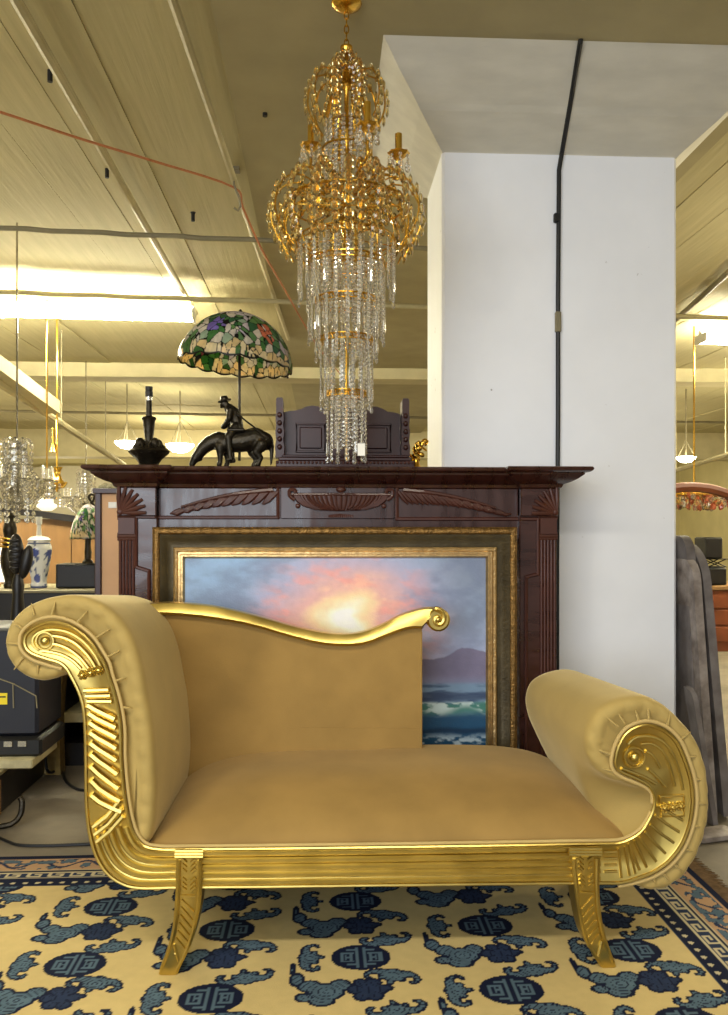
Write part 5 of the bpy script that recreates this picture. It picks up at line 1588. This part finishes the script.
# cracked plaster patch hanging on the right ceiling
# ------------------------------------------------------------------ low left corner
gA, gB = PZ(47, 774, 0), PZ(0, 812, 0)
zP = .185
xr_ = (gA.x+gB.x)/2
pf = thing('low_platform', 'low black platform box with a cream top at the left edge of the picture', 'platform', (xr_-.5, 3.8, 0))
mb = MB(); mb.bbox((xr_-1.0, 3.25, 0), (xr_, gA.y, zP-.02), .004); mb.build('box', M_darkwood, pf)
mb = MB(); mb.bbox((xr_-1.0, 3.24, zP-.019), (xr_+.004, gA.y+.004, zP), .003); mb.build('top_board', M_creamtop, pf)
q0, q1 = PZ(5, 800, 0), PZ(14, 793, 0)
mb = MB(); mb.bbox((xr_+.0005, 3.55, 0.004), (xr_+.012, 3.66, zP-.03), .002); mb.build('batten', M_panel, pf)
zP += .001
Yq = 3.75
mb = MB(); a, b = P(-40, 744, Yq), P(36, 744, Yq); mb.bbox((a.x, Yq-.05, zP), (b.x, Yq+.30, zP+.045), .006)
tag(mb.build('flat_tray', M_creamtop), 'flat cream tray on the low black platform, under the black case', 'tray')
mb = MB(); z0 = zP+.046; z1 = z0+.085; a, b = P(-40, 725, Yq), P(43, 725, Yq)
cs2 = thing('flat_case', 'flat black hard case between the cream tray and the navy trunk', 'case', ((a.x+b.x)/2, Yq+.15, z0))
mb.bbox((a.x, Yq-.02, z0), (b.x, Yq+.32, z1), .012); mb.build('case_body', M_black, cs2)
mb = MB()
for u in (10, 24): p = P(u, 716, Yq); mb.bbox((p.x-.02, Yq-.026, z1-.04), (p.x+.02, Yq-.0199, z1-.012), .002)
mb.build('latch', M_steel, cs2)
z0 = z1+.001; a, b = P(-60, 690, Yq), P(38, 690, Yq); z1 = P(20, 628, Yq).z
tk = thing('trunk', 'navy trunk with a yellow sticker stacked on the flat black case', 'trunk', ((a.x+b.x)/2, Yq+.15, z0))
mb = MB(); mb.bbox((a.x, Yq, z0), (b.x, Yq+.34, z1), .015); mb.build('trunk_body', M_navy, tk)
mb = MB(); p0, p1 = P(-2, 704.5, Yq), P(7.5, 693, Yq); mb.bbox((p0.x, Yq-.003, p0.z), (p1.x, Yq-.0002, p1.z), .0006); yl = mb.build('yellow_sticker', M_yellow, tk)
mb = MB(); p0, p1 = P(-2, 697.5, Yq), P(6, 696, Yq); mb.box((p0.x, Yq-.0042, p0.z), (p1.x, Yq-.0031, p1.z)); mb.build('printed_line', M_black, yl)
mb = MB()
pts = [(-20, 672), (14, 684), (36, 696), (37, 708)]
mb.tube([P(u, v, Yq-.003) for u, v in pts], .003, 5); mb.tube([P(u, v, Yq-.003) for u, v in ((13, 684), (13.5, 708))], .0035, 5); mb.build('strap', M_conduit_d, tk)
# rough timber post behind
mb = MB(); a, b = P(46, 700, 4.26), P(61, 700, 4.26)
rp = cr([(a.x, 0.0), (a.x-.01, .25), (a.x+.012, .5), (a.x, .82), (b.x-.01, .84), (b.x+.012, .55), (b.x-.004, .3), (b.x, .0)], 4)
mb.loft([[Vector((x, 4.25, max(0, z))) for x, z in rp], [Vector((x, 4.33, max(0, z))) for x, z in rp]])
tag(mb.build('timber_post', M_burlap), 'rough yellowish timber post behind the low black platform', 'post')
# dark shelf unit behind the chaise's scroll arm
a, b = P(58, 700, 4.38), P(90, 700, 4.38); zs = P(60, 634, 4.38).z
sh = thing('shelf_unit', 'dark open shelf unit with one pale shelf edge behind the left gilt scroll', 'shelf', ((a.x+b.x)/2, 4.6, 0))
mb = MB(); mb.bbox((a.x-.02, 4.38, 0), (a.x+.02, 4.83, zs), .003); mb.bbox((b.x-.02, 4.38, 0), (b.x+.02, 4.83, zs), .003); mb.bbox((a.x, 4.80, 0), (b.x, 4.83, zs), .003); mb.bbox((a.x-.03, 4.37, zs-.03), (b.x+.03, 4.84, zs), .003)
mb.build('carcass', M_darkwood, sh)
zz1 = P(70, 723, 4.38).z; zz2 = P(70, 713, 4.38).z
mb = MB(); mb.bbox((a.x+.021, 4.382, zz1), (b.x-.021, 4.799, zz2), .003); mb.build('shelf', M_creamtop, sh)
mb = MB(); mb.bbox((a.x+.021, 4.41, 0), (b.x-.021, 4.79, .12), .003); mb.build('plinth', M_darkwood, sh)
# cables on the floor
pts = [PZ(u, v, .006) for u, v in ((60, 770), (66, 781), (75, 788), (84, 790), (100, 789), (125, 780))]
q = P(50, 690, 4.22); q2 = P(47, 735, 4.22)
pts = [Vector((q.x, 4.225, .62)), Vector((q2.x, 4.225, .3)), Vector((P(50, 765, 4.2).x, 4.15, .06))] + pts
mb = MB(); mb.tube(cr(pts, 5), .007, 7); tag(mb.build('floor_cable', M_black), 'black cable hanging by the timber post and running across the concrete floor', 'cable')
pts = [PZ(u, v, .006) for u, v in ((-30, 828), (-5, 836), (8, 841.5), (20, 845), (50, 845.5), (90, 844), (140, 842))]
mb = MB(); mb.tube(cr(pts, 5), .006, 7); tag(mb.build('floor_cable', M_black), 'thin dark cable lying just behind the back edge of the rug', 'cable')
p = PZ(10, 830, 0)
mb = MB(); mb.tube(cr([p+Vector((-.08, .0, .01)), p+Vector((0, .01, .02)), p+Vector((.03, .03, .05)), p+Vector((.035, .04, .10)), p+Vector((.02, .05, .12))], 4), [.012]*16+[.006], 8); tag(mb.build('caster_foot', M_bronze), 'small curved metal foot on the floor beside the low black platform', 'foot')

# ------------------------------------------------------------------ right: leaning slabs
def slab(u_top, v_top, u_bot, v_bot, Y, depth, th, m, label, round_=.08):
    a = P(u_top, v_top, Y); b = P(u_bot, v_bot, Y)
    b.z = 0.012
    d = (a-b); L = d.length; dn = d.normalized(); nrm = Vector((dn.z, 0, -dn.x))
    dn = Vector((dn.x, 0, dn.z)).normalized(); nrm = Vector((dn.z, 0, -dn.x))
    # outline in (depth, along) plane with a rounded front top corner
    pts = [(0, 0), (depth, 0), (depth, L)]
    pts += [(round_*(1-math.sin(t)), L-round_*(1-math.cos(t))) for t in [PI/2*k/6 for k in range(7)]]
    f = [b+Vector((0, y, 0))+dn*s for y, s in pts]
    mb = MB(); mb.loft([f, [p+nrm*th for p in f]])
    o = mb.build('stone_slab', m); tag(o, label, 'slab', None); return o
slab(686, 536, 698, 840, 3.49, .45, .038, M_slab, 'dark stone slab leaning nearest the white pillar, tallest of the row')
slab(692, 560, 710, 842, 3.43, .45, .034, M_slab2, 'pale worn stone slab leaning second from the white pillar')
slab(700, 545, 724, 842, 3.45, .45, .036, M_slab, 'grey stone slab with a rounded top leaning outermost in the row', .16)
slab(692, 690, 714, 842, 3.33, .08, .02, M_slab, 'short grey stone slab standing low in front of the leaning row', .05)
# flat offcut on the floor by the rug
p = PZ(712, 838, 0)
mb = MB(); mb.bbox((p.x-.09, p.y-.05, .003), (p.x+.10, p.y+.05, .028), .004, rot=Matrix.Rotation(.25, 3, 'Z')); tag(mb.build('stone_offcut', M_slab2), 'flat stone offcut on the floor beside the rug corner', 'offcut')
# arched wooden mirror frame, far right
Ym = 6.8
mb = MB(); c = P(690, 640, Ym); R = (P(760, 640, Ym).x-c.x); 
zA = P(690, 487, Ym).z
pts = []
for k in range(25):
    a = math.radians(160-140*k/24)
    pts.append(Vector((c.x+R*1.25*math.cos(a), Ym, zA-.62+.62*math.sin(a)/1.0)))
pts = [Vector((pts[0].x, Ym, .012))]+pts+[Vector((pts[-1].x, Ym, .012))]
am = tag(MB().tube(pts, .042, 8).build('arched_frame', M_browntop), 'arched brown wooden frame standing far back at the right of the pillar', 'frame')
# amber chandelier seen through it
Ya = 7.6; s = Ya/F; c = P(694, 500, Ya)
ac = thing('amber_chandelier', 'wide amber crystal chandelier seen under the arched brown frame', 'chandelier', (c.x, Ya, P(694, 511, Ya).z))
rs = random.Random(5)
mb = MB(); zx = lambda v: P(694, v, Ya).z
for r in (14, 26, 38): mb.tube([(c.x+r*s*math.cos(2*PI*k/30), Ya+r*s*math.sin(2*PI*k/30), zx(494+r*.03)) for k in range(30)], .01, 6, closed=True)
for k in range(6):
    a = PI*k/3; mb.tube([(c.x, Ya, zx(492)), (c.x+38*s*math.cos(a), Ya+38*s*math.sin(a), zx(495))], .008, 5)
mb.tube([(c.x, Ya, zx(493)), (c.x, Ya, ZC)], .008, 6)
mb.build('frame', M_brass, ac)
for nm, m, f_ in (('amber_drops', M_amber, 0), ('red_drops', mat('red_crystal', (.8, .25, .12, 1), rough=.05, trans=.7, ior=1.6, var=.1), 1), ('clear_drops', M_crystal, 2)):
    mb = MB()
    for k in range(70):
        a = rs.uniform(0, 2*PI); r = rs.choice((14, 26, 38)); v = rs.uniform(495, 508)
        mb.bead((c.x+r*s*math.cos(a), Ya+r*s*math.sin(a), zx(v)), .024, .5, rs.uniform(0, 3), tall=1.3)
    o = mb.build(nm, m, ac, flat=True); o['kind'] = 'stuff'
# wooden desk with two black speakers
Yd = 8.2; a, b = P(709, 585, Yd), P(790, 585, Yd); zd = P(720, 586, Yd).z
dk = thing('desk', 'wooden desk with brown drawers behind the leaning slabs', 'desk', ((a.x+b.x)/2, Yd+.3, 0))
bx('top', (a.x-.05, Yd-.03, zd-.04), (b.x, Yd+.65, zd), M_panel, parent=dk)
bx('carcass', (a.x, Yd, 0), (b.x-.05, Yd+.6, zd-.041), M_browntop, parent=dk)
for k in range(3):
    d_ = bx('drawer', (a.x+.03, Yd-.015, .1+k*.17), (b.x-.1, Yd-.0005, .25+k*.17), M_browntop, parent=dk)
    mb = MB(); mb.ell(((a.x+b.x)/2-.2, Yd-.025, .175+k*.17), .018, 10, 8); mb.build('knob', M_brass, d_)
def speaker(u0, u1, v0, v1, Y, z0, label):
    a, b = P(u0, v1, Y), P(u1, v1, Y); h = (v1-v0)*Y/F
    t = thing('loudspeaker', label, 'speaker', ((a.x+b.x)/2, Y+.12, z0))
    bx('case', (a.x, Y, z0), (b.x, Y+.25, z0+h), M_black, parent=t, b=.012)
    bx('grille', (a.x+.015, Y-.008, z0+.015), (b.x-.015, Y-.0005, z0+h-.015), M_darkwood, parent=t, b=.003)
    return z0+h
zt1 = speaker(707, 727, 567, 585, Yd+.1, zd+.001, 'lower black loudspeaker standing on the wooden desk')
zst = zt1+.001
c = P(715, 560, Yd+.2)
st = thing('speaker_stand', 'small black wire stand between the two loudspeakers', 'stand', (c.x, Yd+.22, zst))
hS = 9*Yd/F
mb = MB()
for sg in (-1, 1):
    for yy in (-.07, .07): mb.tube([(c.x-sg*.09, Yd+.22+yy, zst+.006), (c.x+sg*.09, Yd+.22+yy, zst+hS-.006)], .006, 6)
mb.bbox((c.x-.11, Yd+.12, zst+hS-.008), (c.x+.11, Yd+.32, zst+hS), .002); mb.bbox((c.x-.10, Yd+.13, zst), (c.x+.10, Yd+.31, zst+.006), .002)
mb.build('wire_frame', M_black, st)
speaker(705, 723, 535, 557, Yd+.1, zst+hS+.001, 'upper black loudspeaker raised on the small wire stand')
# far wall conduits on the right
for u, lab in ((699, 'thin vertical conduit on the far wall right of the pillar, left of the pair'), (710, 'thin vertical conduit on the far wall just above the black loudspeakers')):
    p = P(u, 520, 20.4); run('wall_conduit', [Vector((p.x, 20.47, .6)), Vector((p.x, 20.47, 2.4))], .03, M_conduit, lab, 'conduit')
